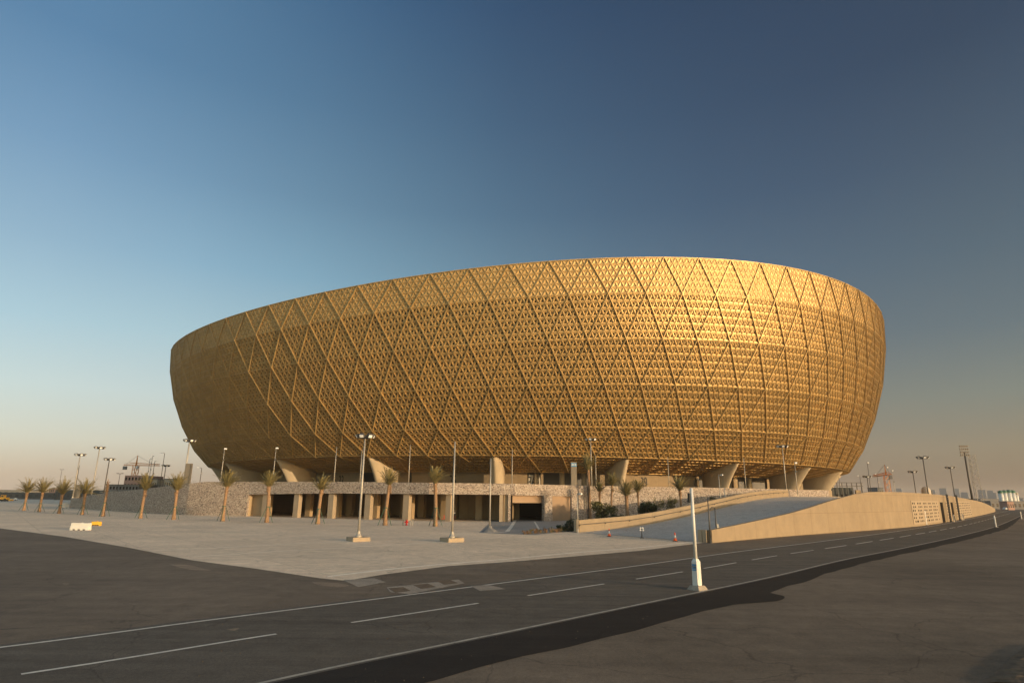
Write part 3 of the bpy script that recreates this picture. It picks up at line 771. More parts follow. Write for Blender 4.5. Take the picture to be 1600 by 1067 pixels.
for lab, t, b, Y, k, m, z0 in (
    ('dark post with flat T head far left, standing on the lot', (96, 733.5), (88, 781), 420, 'tee', 'darksteel', 0),
    ('sunlit mast with ring head, left of the two pale masts', (126.3, 711), (113.5, 777), 178, 'cluster', 'steel', 3.0),
    ('thin post behind the left sunlit mast', (125.6, 727), (119, 756), 230, 'plain', 'darksteel', 0),
    ('tallest sunlit mast with ring head on the low podium end', (154.5, 700), (143, 773), 178, 'cluster', 'steel', 3.0),
    ('dark mast with ring head right of the tallest left mast', (171.5, 718), (162.5, 768), 178, 'cluster', 'darksteel', 3.0),
    ('small dark post with flat T head left of the pink unfinished building', (188, 740), (183.5, 765), 260, 'tee', 'darksteel', 0),
    ('sunlit post close beside the orange crane tower', (234.5, 716), (230, 746), 240, 'spot', 'steel', 0),
    ('second sunlit post right of the orange crane tower', (237.5, 712), (233, 748), 240, 'spot', 'steel', 0),
    ('dark post with side lamp right of the crane', (242.5, 720), (237.5, 750), 230, 'spot', 'darksteel', 0),
    ('tall dark post with arms between crane and grey totem', (257, 708), (251, 751), 230, 'arm', 'darksteel', 0),
    ('short dark mast with ring head left of the grey totem', (260.6, 728), (256, 750), 230, 'cluster', 'darksteel', 0),
    ('thin post with small lamp in the gap left of the first pier', (314.7, 731), (312.5, 752), 200, 'arm', 'darksteel', DECK)):
    PT('lamp_post', lab, t, b, Y, k, .16 if k == 'cluster' else .12, m, z0, group=GL, R=1.2)
GR = 'lamp posts behind the ramp wall'
for lab, t, b, Y, k, m in (
    ('post with bright lamp arm just right of the last pier', (1312, 745), (1314, 774), 240, 'arm', 'darksteel'),
    ('post with bright lamp arm above the grey shed roof end', (1343.2, 743.5), (1346.5, 767), 260, 'arm', 'darksteel'),
    ('low floodlight mast with flat head beside the tall bent post', (1355, 745), (1357.7, 767), 230, 'cluster', 'darksteel'),
    ('tall thin post with two side boxes left of the right crane', (1354.8, 722), (1361, 768), 230, 'spot', 'darksteel'),
    ('post with bright lamp arm left of the crane counterweight', (1370.2, 741), (1373.6, 766), 270, 'arm', 'darksteel'),
    ('tall post with bright tip directly behind the crane', (1386.8, 729.5), (1390.5, 766), 270, 'spot', 'steel'),
    ('thin post with bright tip under the crane jib', (1394.2, 734.5), (1398, 766), 270, 'spot', 'steel'),
    ('floodlight mast with four lamps at the crest of the ramp wall', (1426.3, 737.5), (1431, 769), 210, 'cluster', 'darksteel'),
    ('largest floodlight mast above the perforated wall', (1443.5, 715.5), (1450.2, 770), 165, 'cluster', 'darksteel'),
    ('floodlight mast between the largest mast and the tall rung mast', (1485, 731), (1492, 776), 210, 'cluster', 'darksteel')):
    PT('lamp_post', lab, t, b, Y, k, .16 if k == 'cluster' else .11, m, 0, group=GR, R=1.25)
# tall mast with stacked lamp rows, and lattice tower
t = at(1507.2, 705, 215); b = at(1519, 778, 215)
mr = empty('floodlight_mast', (b[0], b[1], 0), 'tallest floodlight mast with stacked rows of lamps beside the lattice tower', 'floodlight mast')
MB().tube([(0, 0, 0), (0, 0, t[2])], [.4, .25], 10).build('pole', 'darksteel', mr, True)
for i in range(4):
    h = MB().box((0, 0, t[2]-1.6+i*1.0), (3.4-.3*i, .25, .18)).build('crossarm', 'darksteel', mr)
    for s in range(5): MB().box((-1.3+s*.65, -.2, t[2]-1.2+i*1.0), (.42, .4, .42)).build('lamp_head', 'darksteel', mr)
t = at(1518, 711, 300); b = at(1529, 785, 300)
lt = empty('lattice_tower', (b[0], b[1], 0), 'thin steel lattice tower rising right of the tallest mast', 'tower')
H = t[2]; lg = MB()
for sx, sy in ((-1, -1), (1, -1), (0, 1.2)):
    lg.tube([(sx*1.5, sy*1.5, 0), (sx*1.3, sy*1.3, H)], [.1, .1], 5)
lg.build('legs', 'steel', lt)
br = MB(); q = 10
for i in range(q):
    z0, z1 = H*i/q, H*(i+1)/q
    c = [(-1.45, -1.45), (1.45, -1.45), (0, 1.74)]
    for a in range(3):
        p, r2 = c[a], c[(a+1) % 3]; br.tube([(p[0], p[1], z0), (r2[0], r2[1], z1)], [.05, .05], 4); br.tube([(r2[0], r2[1], z0), (p[0], p[1], z1)], [.05, .05], 4); br.tube([(p[0], p[1], z1), (r2[0], r2[1], z1)], [.05, .05], 4)
br.build('bracing', 'steel', lt)
# poles near the ramp
PT('camera_post', 'slender camera post at the near end of the far ramp parapet', (899.8, 770), (903, 833), 80.3, 'cam', .07, z0=0, cat='post')
PT('camera_post', 'tall slim post at the near end of the ramp wall', (1106.3, 777), (1110.5, 848), 63.8, 'plain', .07, 'darksteel', z0=0, cat='post')
PT('camera_post', 'shorter post with a bent top and white box behind the ramp wall end', (1117, 793), (1120, 836), 66.5, 'mid', .07, 'darksteel', z0=0, cat='post')
PT('camera_post', 'slim post with small box standing behind the far ramp parapet', (1124, 741), (1125.8, 782), 107, 'cam', .07, z0=1.5, cat='post')
PT('camera_post', 'short stub post behind the far ramp parapet, right of the slim one', (1131.8, 762), (1133, 780), 110, 'plain', .1, z0=1.8, cat='post')

# white camera pole in the foreground
b = gp(1090, 921); t = at(1081.8, 763, b[1])
wp = empty('camera_pole', (b[0], b[1], 0), 'white pole with a square cabinet base standing on black asphalt by the road', 'pole', None, .62)
fb = MB(); fb.add([(-.36, -.36, 0), (.36, -.36, 0), (.36, .36, 0), (-.36, .36, 0), (-.24, -.24, .2), (.24, -.24, .2), (.24, .24, .2), (-.24, .24, .2)], [(3, 2, 1, 0), (4, 5, 6, 7), (0, 1, 5, 4), (1, 2, 6, 5), (2, 3, 7, 6), (3, 0, 4, 7)])
fbo = fb.build('foot_block', 'patch', wp)
cab = MB(); w0, w1 = .155, .145
cab.add([(-w0, -w0, .18), (w0, -w0, .18), (w0, w0, .18), (-w0, w0, .18), (-w1, -w1, 1.28), (w1, -w1, 1.28), (w1, w1, 1.28), (-w1, w1, 1.28), (-.08, -.08, 1.42), (.08, -.08, 1.42), (.08, .08, 1.42), (-.08, .08, 1.42)],
        [(3, 2, 1, 0), (0, 1, 5, 4), (1, 2, 6, 5), (2, 3, 7, 6), (3, 0, 4, 7), (4, 5, 9, 8), (5, 6, 10, 9), (6, 7, 11, 10), (7, 4, 8, 11), (8, 9, 10, 11)])
cab = cab.build('cabinet', 'white', wp)
MB().box((w0*.97, 0, .23), (.02, .2, .08)).build('hinge', 'steel', cab)
MB().box((.02, -w0-.002, .72), (.2, .012, .5)).build('access_hatch', 'white', cab)
bo = MB()
for i in (-.2, .2):
    for j in (-.2, .2): bo.tube([(i, j, .19), (i, j, .25)], [.018, .018], 6)
bo.build('anchor_bolts', 'darksteel', fbo)
for z, h, m in ((1.13, .1, 'blue'), (.985, .08, 'blue'), (1.05, .035, 'number'), (.90, .06, 'blue')):
    MB().box((-w1-.008, -.0, z), (.006, .25, h)).build('sticker', m, cab)
MB().tube([(0, 0, 1.36), (0, 0, t[2])], [.085, .078], 16).build('pole', 'white', wp, True)
MB().lathe((0, 0, t[2]), [(.08, 0), (.03, .03)], 16).build('cap', 'white', wp)
cb = MB().box((-.11, .08, t[2]-.40), (.1, .11, .36)).build('camera_box', 'black', wp)
MB().lathe((-.13, .09, t[2]-.68), [(.05, 0), (.08, .05), (.08, .1)], 10).build('dome', 'black', wp)

# ------------------------------------------------------------------ totems
for lab, x0, x1, yt, yb, Y, zb in (('tall grey totem sign with blue top left of the tall planter palm', 892, 901.4, 722, 757, 134, DECK),
                                   ('grey totem slab beside the sunlit mast at the left edge of the bowl', 286, 296, 724, 760, 146, DECK),
                                   ('low grey totem slab between the two sunlit masts on the far left', 116.5, 124.5, 757, 777, 182, 3.0)):
    a, b, tt = at(x0, yb, Y), at(x1, yb, Y), at((x0+x1)/2, yt, Y)
    w = b[0]-a[0]; g = empty('totem_sign', ((a[0]+b[0])/2, Y, zb), lab, 'totem sign', None, .1)
    H = tt[2]-zb; o = MB().box((0, 0, H/2), (w*.94, .6, H)).build('body', 'totem', g)
    MB().box((0, 0, .1), (w*1.1, .8, .2)).build('base', 'concplain', g)
    if x0 > 800:
        p = MB().box((0, -.31, H-.55), (w*.9, .04, .8)).build('sign_panel', 'blue', g)
        for s in (-.36, 0, .36): MB().box((s, -.34, H-.55), (.22, .02, .3)).build('pictogram', 'white', p)

# ------------------------------------------------------------------ street furniture and small things
def water_barrier(label, x, y, m, rz, L=2.0, Hh=.85):
    p = gp(x, y); g = empty('water_barrier', (p[0], p[1], 0), label, 'barrier', 'plastic water barriers', rz)
    mb = MB(); prof = [(.27, .0), (.27, .28), (.17, .48), (.15, Hh-.04), (.11, Hh)]
    n = 9
    for i in range(n):
        xx = -L/2+L*i/(n-1); s = 1 if 0 < i < n-1 else .9
        for w, z in prof: mb.v.append((xx, -w*s, z))
        for w, z in prof[::-1]: mb.v.append((xx, w*s, z))
    k = 2*len(prof)
    mb.f = [(i*k+j, (i+1)*k+j, (i+1)*k+(j+1) % k, i*k+(j+1) % k) for i in range(n-1) for j in range(k)]
    mb.f += [tuple(range(k-1, -1, -1)), tuple((n-1)*k+j for j in range(k))]
    mb.build('shell', m, g)
    for s in (-.62, -.1, .42): MB().box((s*L/2+.1, -.25, .06), (.26, .06, .13)).build('fork_slot', 'black', g)
    MB().lathe((.1, 0, Hh), [(.09, 0), (.09, .04)], 10).build('filler_cap', m, g)
    return g
water_barrier('white plastic water barrier alone on the paving', 125.5, 828, 'whitepl', .02, 2.25, .84)
water_barrier('orange yellow plastic barrier behind the white one on the paving', 150, 821, 'yellow', .1, 1.15, .55)
water_barrier('white upright plastic barrier near the far end of the podium wall', 104, 793.5, 'whitepl', .9, 3.2, 1.5)
water_barrier('smaller white barrier touching the end of the podium wall', 112, 793.2, 'whitepl', .6, 1.6, 1.5)
def cone(label, x, y, h=.95):
    p = gp(x, y); g = empty('traffic_cone', (p[0], p[1], 0), label, 'traffic cone', 'traffic cones across the ramp')
    MB().box((0, 0, .03), (.46, .46, .06)).build('foot', 'black', g)
    MB().lathe((0, 0, .06), [(.19, 0), (.13, .28*h)], 14).build('cone_body', 'orange', g, True)
    MB().lathe((0, 0, .06+.28*h), [(.128, .002), (.075, .3*h)], 14).build('reflective_band', 'white', g, True)
    MB().lathe((0, 0, .06+.58*h), [(.074, .002), (.03, .3*h), (.02, .32*h)], 14).build('tip', 'orange', g, True)
cone('orange traffic cone with white band near the far ramp parapet', 952, 838)
cone('orange traffic cone with white band nearest the white pole', 1055, 845.5)
p = gp(1003, 840.5); g = empty('beacon_post', (p[0], p[1], 0), 'dark post with four white globes standing between the two cones', 'beacon')
MB().lathe((0, 0, 0), [(.24, 0), (.22, .06), (.08, .12), (.05, .5), (.04, .75)], 10).build('stand', 'darksteel', g)
for sx, sz in ((-.16, .86), (.16, .86), (-.13, 1.08), (.13, 1.08)):
    MB().lathe((sx, 0, sz), [(.02, -.1), (.08, -.07), (.11, 0), (.08, .07), (.02, .1)], 10).build('globe', 'white', g, True)
MB().box((0, 0, .92), (.3, .04, .04)).build('crossarm', 'darksteel', g)
for lab, x, yb, yt in (('white delineator post at the bend of the road, right of the ramp wall end', 1556.5, 823.5, 805), ('white delineator post in front of the perforated screen', 1448, 820.3, 797.5), ('white delineator post at the right edge beyond the bend', 1596.5, 811, 799)):
    p = gp(x, yb); zt = at(x-1.5, yt, p[1])[2]
    g = empty('delineator_post', (p[0], p[1], 0), lab, 'post', 'delineator posts by the road')
    MB().box((0, 0, .05), (.5, .5, .1)).build('foot', 'greyb', g)
    MB().tube([(0, 0, .1), (0, 0, zt)], [.11, .1], 8).build('post', 'white', g); MB().tube([(0, 0, zt*.8), (0, 0, zt*.88)], [.115, .115], 8).build('reflector', 'lamp', g)
# hydrant with guard posts
p = gp(635, 820.5); g = empty('fire_hydrant', (p[0], p[1], 0), 'red fire hydrant on the plaza between guard posts', 'fire hydrant')
MB().lathe((0, 0, 0), [(.2, 0), (.2, .08), (.13, .1), (.13, .55), (.18, .58), (.18, .66), (.1, .78), (.04, .84)], 12).build('barrel', 'red', g, True)
for s in (-1, 1): MB().tube([(s*.12, 0, .45), (s*.3, 0, .45)], [.09, .1], 8).build('outlet', 'red', g)
for lab, x in (('thin steel guard post left of the red hydrant', 629.5), ('thin steel guard post right of the red hydrant', 641.5), ('thin steel guard post farthest right of the hydrant', 644.5)):
    p = gp(x, 821); g = empty('guard_post', (p[0], p[1], 0), lab, 'post', 'guard posts at the hydrant')
    MB().tube([(0, 0, 0), (0, 0, .95)], [.06, .06], 8).build('post', 'steel' if x > 635 else 'darksteel', g); MB().lathe((0, 0, .95), [(.065, 0), (.03, .05)], 8).build('cap', 'steel', g)
# chair and person by the colonnade
p = gp(692, 814.5); g = empty('chair', (p[0], p[1], 0), 'dark red chair on the paving beside a colonnade palm', 'chair')
MB().box((0, 0, .46), (.5, .5, .06)).build('seat', 'red', g); MB().box((.22, 0, .8), (.06, .5, .55)).build('backrest', 'red', g)
for sx in (-.2, .2):
    for sy in (-.2, .2): MB().box((sx, sy, .22), (.05, .05, .43)).build('leg', 'darksteel', g)
def person(px, py, label):
    p = gp(px, py); g = empty('person', (p[0], p[1], 0), label, 'person')
    V = [(0, 0, .95), (0, .0, 1.2), (0, .01, 1.42), (0, 0, 1.54), (0, -.02, 1.62), (0, -.02, 1.72),
         (.19, .01, 1.42), (.25, .03, 1.15), (.24, -.06, .9), (-.19, .01, 1.42), (-.25, .03, 1.15), (-.24, -.06, .9),
         (.1, 0, .88), (.11, -.01, .5), (.12, .03, .09), (.12, -.12, .03), (-.1, 0, .88), (-.11, .05, .5), (-.13, .12, .09), (-.13, -.03, .03)]
    Eg = [(0, 1), (1, 2), (2, 3), (3, 4), (4, 5), (2, 6), (6, 7), (7, 8), (2, 9), (9, 10), (10, 11), (0, 12), (12, 13), (13, 14), (14, 15), (0, 16), (16, 17), (17, 18), (18, 19)]
    Rd = [.15, .15, .16, .06, .095, .09, .08, .055, .04, .08, .055, .04, .1, .075, .05, .045, .1, .075, .05, .045]
    me = bpy.data.meshes.new('body'); me.from_pydata(V, Eg, []); o = bpy.data.objects.new('body', me); COL.objects.link(o); o.parent = g
    me.materials.append(M['cloth']); sk = o.modifiers.new('s', 'SKIN')
    lay = me.skin_vertices[0] if me.skin_vertices else None
    if lay:
        for i, r in enumerate(Rd): lay.data[i].radius = (r, r*.85)
        lay.data[0].use_root = True
    o.modifiers.new('d', 'SUBSURF').levels = 1
    MB().lathe((0, -.03, 1.5), [(.05, 0), (.085, .06), (.108, .14), (.112, .22), (.1, .29), (.04, .33)], 14).build('head', 'skin', g, True)
    MB().lathe((0, -.02, 1.68), [(.125, 0), (.14, .02), (.115, .09), (.05, .14), (.01, .15)], 14).build('helmet', 'white', g, True)
    MB().lathe((0, 0, 1.2), [(.2, 0), (.215, .12), (.2, .24)], 14).build('vest', 'whitepl', g, True)
    MB().lathe((.11, 0, .12), [(.075, 0), (.1, .4), (.125, .72)], 10).build('trouser_leg', 'cloth2', g, True)
    MB().lathe((-.12, .05, .12), [(.075, 0), (.1, .4), (.125, .72)], 10).build('trouser_leg', 'cloth2', g, True)
    return g
person(709.8, 812.3, 'worker in white helmet and pale vest standing at the colonnade edge')

# ------------------------------------------------------------------ palms
def frond(mb, base, az, el, L, droop, r, wind=(0, 0)):
    pts = []; p = Vector(base); e = el; seg_n = 7
    for i in range(seg_n+1):
        pts.append(p.copy())
        d = Vector((math.cos(az)*math.cos(e)+wind[0]*i/seg_n, math.sin(az)*math.cos(e)+wind[1]*i/seg_n, math.sin(e))).normalized()
        p = p + d*(L/seg_n); e -= droop/seg_n*(i/seg_n+.3)
    mb.tube(pts, [.035-.004*i for i in range(seg_n+1)], 4, False)
    for i in range(1, seg_n+1):
        for s in (-1, 1):
            for q in (0, .33, .66):
                a = pts[i-1].lerp(pts[i], q); d = (pts[i]-pts[i-1]).normalized()
                sd = d.cross(Vector((0, 0, 1)));
                if sd.length < .1: sd = Vector((math.sin(az), -math.cos(az), 0))
                sd.normalize(); w = .42*L/2.2*(1-.62*abs(i/seg_n-.45)*1.5)*r.uniform(.8, 1.2)
                tip = a + d*w*.95 + sd*s*w*.62 + Vector((0, 0, -.12*w + r.uniform(-.05, .08)))
                t2 = d*.06
                o = len(mb.v); mb.v += [tuple(a-t2), tuple(a+t2), tuple(tip)]; mb.f.append((o, o+1, o+2))
def palm_mesh(seed, H, crown_h, spread, n, wind, trunk_r=.22):
    r = random.Random(seed); tr = MB(); pts = []; rad = []; lean = (r.uniform(-.4, .4), r.uniform(-.3, .3))
    st = H; m = 26
    for i in range(m):
        t = i/(m-1); pts.append((lean[0]*t*t, lean[1]*t*t, st*t)); base = trunk_r*(1.25-.35*min(1, t*5)) if t < .2 else trunk_r*(.9-.12*t+.18*max(0, t-.75))
        rad.append(base*(1+(.10 if i % 2 else -.04)))
    tr.tube(pts, rad, 10); cr = MB(); top = Vector(pts[-1])
    # stubs of cut leaf bases under the crown
    for i in range(26):
        a = r.uniform(0, 2*PI); z = st*r.uniform(.74, .99); b = Vector((lean[0]+math.cos(a)*trunk_r*.7, lean[1]+math.sin(a)*trunk_r*.7, z))
        tr.tube([b, b+Vector((math.cos(a)*.16, math.sin(a)*.16, .28))], [.06, .03], 4)
    for i in range(n):
        a = 2.399963*i + r.uniform(-.3, .3); q = i/n
        el = PI/2 - spread*(.1+.9*q) + r.uniform(-.25, .22)
        if r.random() < .05: continue
        frond(cr, top+Vector((math.cos(a)*.1, math.sin(a)*.1, -.25*q)), a, el, crown_h*r.uniform(.62, 1.15), .55+.9*q, r, wind)
    return tr, cr
def palm(label, x, y, H, crown_h, spread, n, wind=(0, 0), seed=0, stakes=True, group='transplanted palms along the plaza', z0=0, Y=None, tr=.22, bare=False):
    if Y is None: p = gp(x, y)
    else: p = at(x, y, Y)[:2]
    g = empty('palm_tree', (p[0], p[1], z0), label, 'palm tree', group)
    t, c = palm_mesh(seed, H, crown_h, spread, n, wind, tr)
    t.build('trunk', 'trunk', g, True); c.build('crown', 'trunk' if bare else 'frond', g)
    if stakes:
        for k in range(3):
            a = 2*PI*k/3+.5+seed; MB().tube([(math.cos(a)*1.15, math.sin(a)*1.15, 0), (math.cos(a)*.2, math.sin(a)*.2, H*.42)], [.045, .045], 5).build('stake', 'stake', g)
        MB().lathe((0, 0, H*.41), [(tr*1.05, 0), (tr*1.08, .12)], 10).build('band', 'stake', g)
    return g
PALMS = [('leftmost plaza palm with a bushy fan crown', 37, 797.5, 750, 4.2, .8, (.1, 0)), ('second plaza palm from the left, wide crown against the sky', 61, 799.5, 748, 4.2, .95, (0, 0)),
         ('third plaza palm from the left with ragged upright crown', 92, 802, 751, 4.0, .7, (.25, 0)), ('fourth plaza palm from the left with flat spreading crown', 128, 804, 748, 4.0, 1.15, (.2, 0)),
         ('bare brown palm with its leaves bound in a tight bundle', 160.5, 806.5, 748, 0, 0, (0, 0)), ('plaza palm before the grey stone wall, upright green crown', 219, 809.5, 744, 3.4, .62, (0, 0)),
         ('plaza palm in front of the grey totem slab and mast', 271, 811.5, 743, 3.4, .7, (.15, 0)), ('plaza palm just left of the colonnade with windswept crown', 347.5, 814, 738, 3.2, .8, (.35, 0)),
         ('plaza palm at the left end of the colonnade, fan shaped crown', 416.5, 816, 738, 3.0, .75, (.1, 0)), ('plaza palm before the second colonnade bay, crown blown right', 496, 818.5, 744, 2.7, .95, (.55, 0)),
         ('plaza palm right of the large floodlight post, crown blown right', 601.5, 820.5, 734, 3.0, .8, (.6, 0)), ('rightmost plaza palm of the row, beside the red chair', 680, 822, 732, 3.0, .6, (.75, 0))]
for i, (lab, x, y, ty, ch, sp, wd_) in enumerate(PALMS):
    p = gp(x, y); Ht = at(x+(4 if x < 400 else 0), ty, p[1])[2]
    if ch == 0:
        g = palm(lab, x, y, Ht*.86, .9, .12, 10, (0, 0), 40+i, True, tr=.28, bare=True)
    else:
        c = ch*.58; palm(lab, x, y, Ht-c*1.2, c*1.5, sp*1.15, 58, wd_, 10+i, tr=.30)
PG = 'palms in the planter by the ramp'
PL = [('tallest planter palm, leaning, its crown reaching the bowl', 922, 811, 716, 128, 2.9, .5, (.5, 0), .25, 0), ('small planter palm right of the tallest palm, ragged crown', 938, 806, 754, 126, 1.9, .8, (.2, 0), .2, 0),
      ('slender planter palm in front of the shaded pier', 955, 800, 742, 122, 2.2, .8, (0, 0), .17, 0), ('short full planter palm with broad fan of leaves', 980, 801, 751, 110, 3.0, .85, (.1, 0), .27, .9),
      ('slim planter palm right of the broad fan palm', 998, 796, 752, 116, 2.1, .7, (.35, 0), .16, .6), ('rightmost planter palm below gate number 40', 1064, 790, 748, 116, 2.4, .75, (.35, 0), .18, 1.2)]
for i, (lab, x, yb, yt, Y, ch, sp, w, tr, z0) in enumerate(PL):
    tz = at(x+ (4 if i == 0 else 1), yt, Y)[2]
    palm(lab, x, yb, max(1.2, tz-z0-ch*.8), ch*1.1, sp*1.25, 52, w, 60+i, False, PG, z0, Y, tr*1.25)

# ------------------------------------------------------------------ shrubs
def bush(name, label, x, Y, z0, rx, rz_, n, m='leaf', leaf=.14, seed=0, stem=True, group=None, lift=0.):
    r = random.Random(seed); px = at(x, 780, Y); g = empty(name, (px[0], Y, z0), label, 'shrub' if name != 'young_tree' else 'tree', group)
    lv = MB(); cl = [(r.uniform(-.75, .75)*rx, r.uniform(-.6, .6)*rx, rz_*(.35+r.uniform(-.15, 1.35)*.8), r.uniform(.35, .6)) for _ in range(10)]
    for _ in range(n):
        cx, cy, cz, cs = r.choice(cl); d = Vector((r.gauss(0, 1), r.gauss(0, 1), r.gauss(0, 1))).normalized()*(r.random()**.4)
        c = Vector((cx+d.x*rx*cs, cy+d.y*rx*cs, max(.05, cz+d.z*rz_*cs)+lift)); a = Vector((r.gauss(0, 1), r.gauss(0, 1), r.gauss(0, .6))).normalized(); b = a.cross(Vector((r.random(), r.random(), 1))).normalized()
        s = leaf*r.uniform(.6, 1.4); o = len(lv.v)
        lv.v += [tuple(c-a*s), tuple(c+b*s*.45), tuple(c+a*s), tuple(c-b*s*.45)]; lv.f.append((o, o+1, o+2, o+3))
    lv.build('foliage', m, g)
    st = MB()
    for i in range(5):
        a = r.uniform(0, 6.28); st.tube([(0, 0, 0), (math.cos(a)*rx*.25, math.sin(a)*rx*.25, (rz_+lift)*.6), (math.cos(a)*rx*.6, math.sin(a)*rx*.6, (rz_*1.3+lift))], [.06, .04, .015], 5)
    st.build('stem', 'trunk', g)
    return g
def at_z(x, y, Y): return at(x, y, Y)[2]
bush('shrub', 'largest olive green bush in the planter beside the tall palm', 945, 118, .2, 2.5, 2.1, 2600, 'leaf', .2, 1)
bush('shrub', 'dark green shrub with broad leaves, left of the dark pair in the planter', 1006, 110, .9, 1.2, 1.9, 900, 'darkleaf', .22, 2)
bush('shrub', 'dark green shrub with broad leaves, right of the dark pair in the planter', 1017, 109, 1.0, 1.1, 1.5, 800, 'darkleaf', .22, 3)
bush('young_tree', 'young tree with sparse reddish crown in the planter', 1028, 112, .9, 1.25, 1.5, 520, 'leaf', .13, 4, lift=1.0)
bush('young_tree', 'young tree with a dense round crown left of the rightmost palm', 1050, 113, 1.1, 1.0, 1.5, 900, 'leaf', .14, 5, lift=.9)
bush('young_tree', 'small young tree behind the parapet, left of the slim post', 1115, 117, 2.6, .75, 1.0, 380, 'leaf', .13, 6, lift=.5)
bush('young_tree', 'tiny young tree behind the parapet, right of the stub post', 1139, 120, 3.0, .55, .7, 260, 'leaf', .12, 7, lift=.3)
for i, (x, Y) in enumerate(((962, 104), (972, 104), (985, 105), (992, 104.5))):
    bush('hedge_shrub', ('%s low hedge plant from the left behind the far ramp parapet' % ('first', 'second', 'third', 'fourth')[i]), x, Y, .5, 1.2, .65, 500, 'darkleaf', .16, 20+i, group='low hedge plants behind the far parapet')
bush('shrub', 'dark shrub at the left foot of the far ramp parapet', 893, 85, 0, 1.2, .8, 800, 'darkleaf', .16, 30)
bush('shrub', 'dark low shrub left of the one at the parapet foot', 882, 83, 0, 1.1, .5, 600, 'darkleaf', .14, 31)
for i, x in enumerate((820, 828, 836, 844, 853, 861, 869, 876)):
    bush('bedding_plant', '%s sparse brown plant from the left in the row along the paving edge' % ('first', 'second', 'third', 'fourth', 'fifth', 'sixth', 'seventh', 'eighth')[i], x, 76+i*.8, 0, .42, .32+.05*(i % 3), 130, 'leaf' if i % 2 else 'trunk', .09, 40+i, group='sparse plants along the paving edge')
# planting bed
bed = [gp(*p) for p in ((905, 831),)] + [fp(915), fp(1000), fp(1087), fp(1190)]
bed = [(10.5, 84)] + [(fp(x)[0], fp(x)[1]-.3) for x in (918, 1000, 1087, 1190)] + [(52, 133), (38, 112), (27, 97.5)]
mb = MB(); zz = [.05, .1, .9, 1.9, 3.6, 3.6, 2.6, 1.1]
mb.add([(x, y, z) for (x, y), z in zip(bed, zz)], [(0, 1, 2, 7), (7, 2, 3, 6), (6, 3, 4, 5)])
structure('planting_bed', mb, 'soil')

# ------------------------------------------------------------------ far things
def building(label, x0, x1, yt, Y, m, depth=30, roof=True, win=True, name='building', z0=0, rows=3, cols=8, wm='glass', rz=0):
    a, b = at(x0, 770, Y), at(x1, 770, Y); H = at((x0+x1)/2, yt, Y)[2]-z0; w = b[0]-a[0]
    g = empty(name, ((a[0]+b[0])/2, Y+depth/2, z0), label, 'building', None, rz)
    MB().box((0, 0, H/2), (w, depth, H)).build('wall', m, g)
    if roof: MB().box((0, 0, H+.15), (w+.6, depth+.6, .3)).build('roof', 'greyb', g)
    if win:
        for i in range(cols):
            for j in range(rows):
                MB().box((-w/2+w*(i+.5)/cols, -depth/2-.02, H*(j+.5)/rows), (w/cols*.5, .08, H/rows*.45)).build('window', wm, g)
    return g, w, H
building('long dark grey shed on the far left horizon', -60, 84, 769.5, 520, 'darkb', 30, True, True, rows=1, cols=14)
building('lower dark shed behind the left palms, left of the podium', 86, 172, 766, 430, 'darkb', 30, True, True, rows=1, cols=10)
building('pale low building above the dark shed at far left', -30, 40, 765.5, 700, 'paleb', 40, rows=1, cols=8)
building('small pale block between the second and third palm', 76, 84, 763, 640, 'pink', 14, rows=2, cols=3)
building('pinkish unfinished block behind the crane on the left', 191, 222, 742.5, 330, 'pink', 18, False, True, rows=4, cols=6, wm='dark')
g, w, H = building('dark unfinished concrete frame below the pinkish block', 169, 215, 757.5, 300, 'greyb', 16, True, True, rows=3, cols=9, wm='dark')
building('sunlit yellow pale low building right of the crane', 231, 243, 749, 330, 'paleb', 12, rows=2, cols=3)
building('long sunlit pale low building left of the grey totem', 254, 272, 748.5, 330, 'paleb', 12, rows=2, cols=5)
# horizon clutter at far left: low roofs and trees
r = random.Random(11)
for i in range(9):
    x = -10+i*11.5; building(('%s low flat roofed house from the left along the far left skyline' % ('first', 'second', 'third', 'fourth', 'fifth', 'sixth', 'seventh', 'eighth', 'ninth')[i]), x, x+r.uniform(4, 9), r.uniform(763.8, 766.8), 900+r.uniform(0, 90), r.choice(('paleb', 'pink', 'paleb')), 20, rows=1, cols=3, name='house')
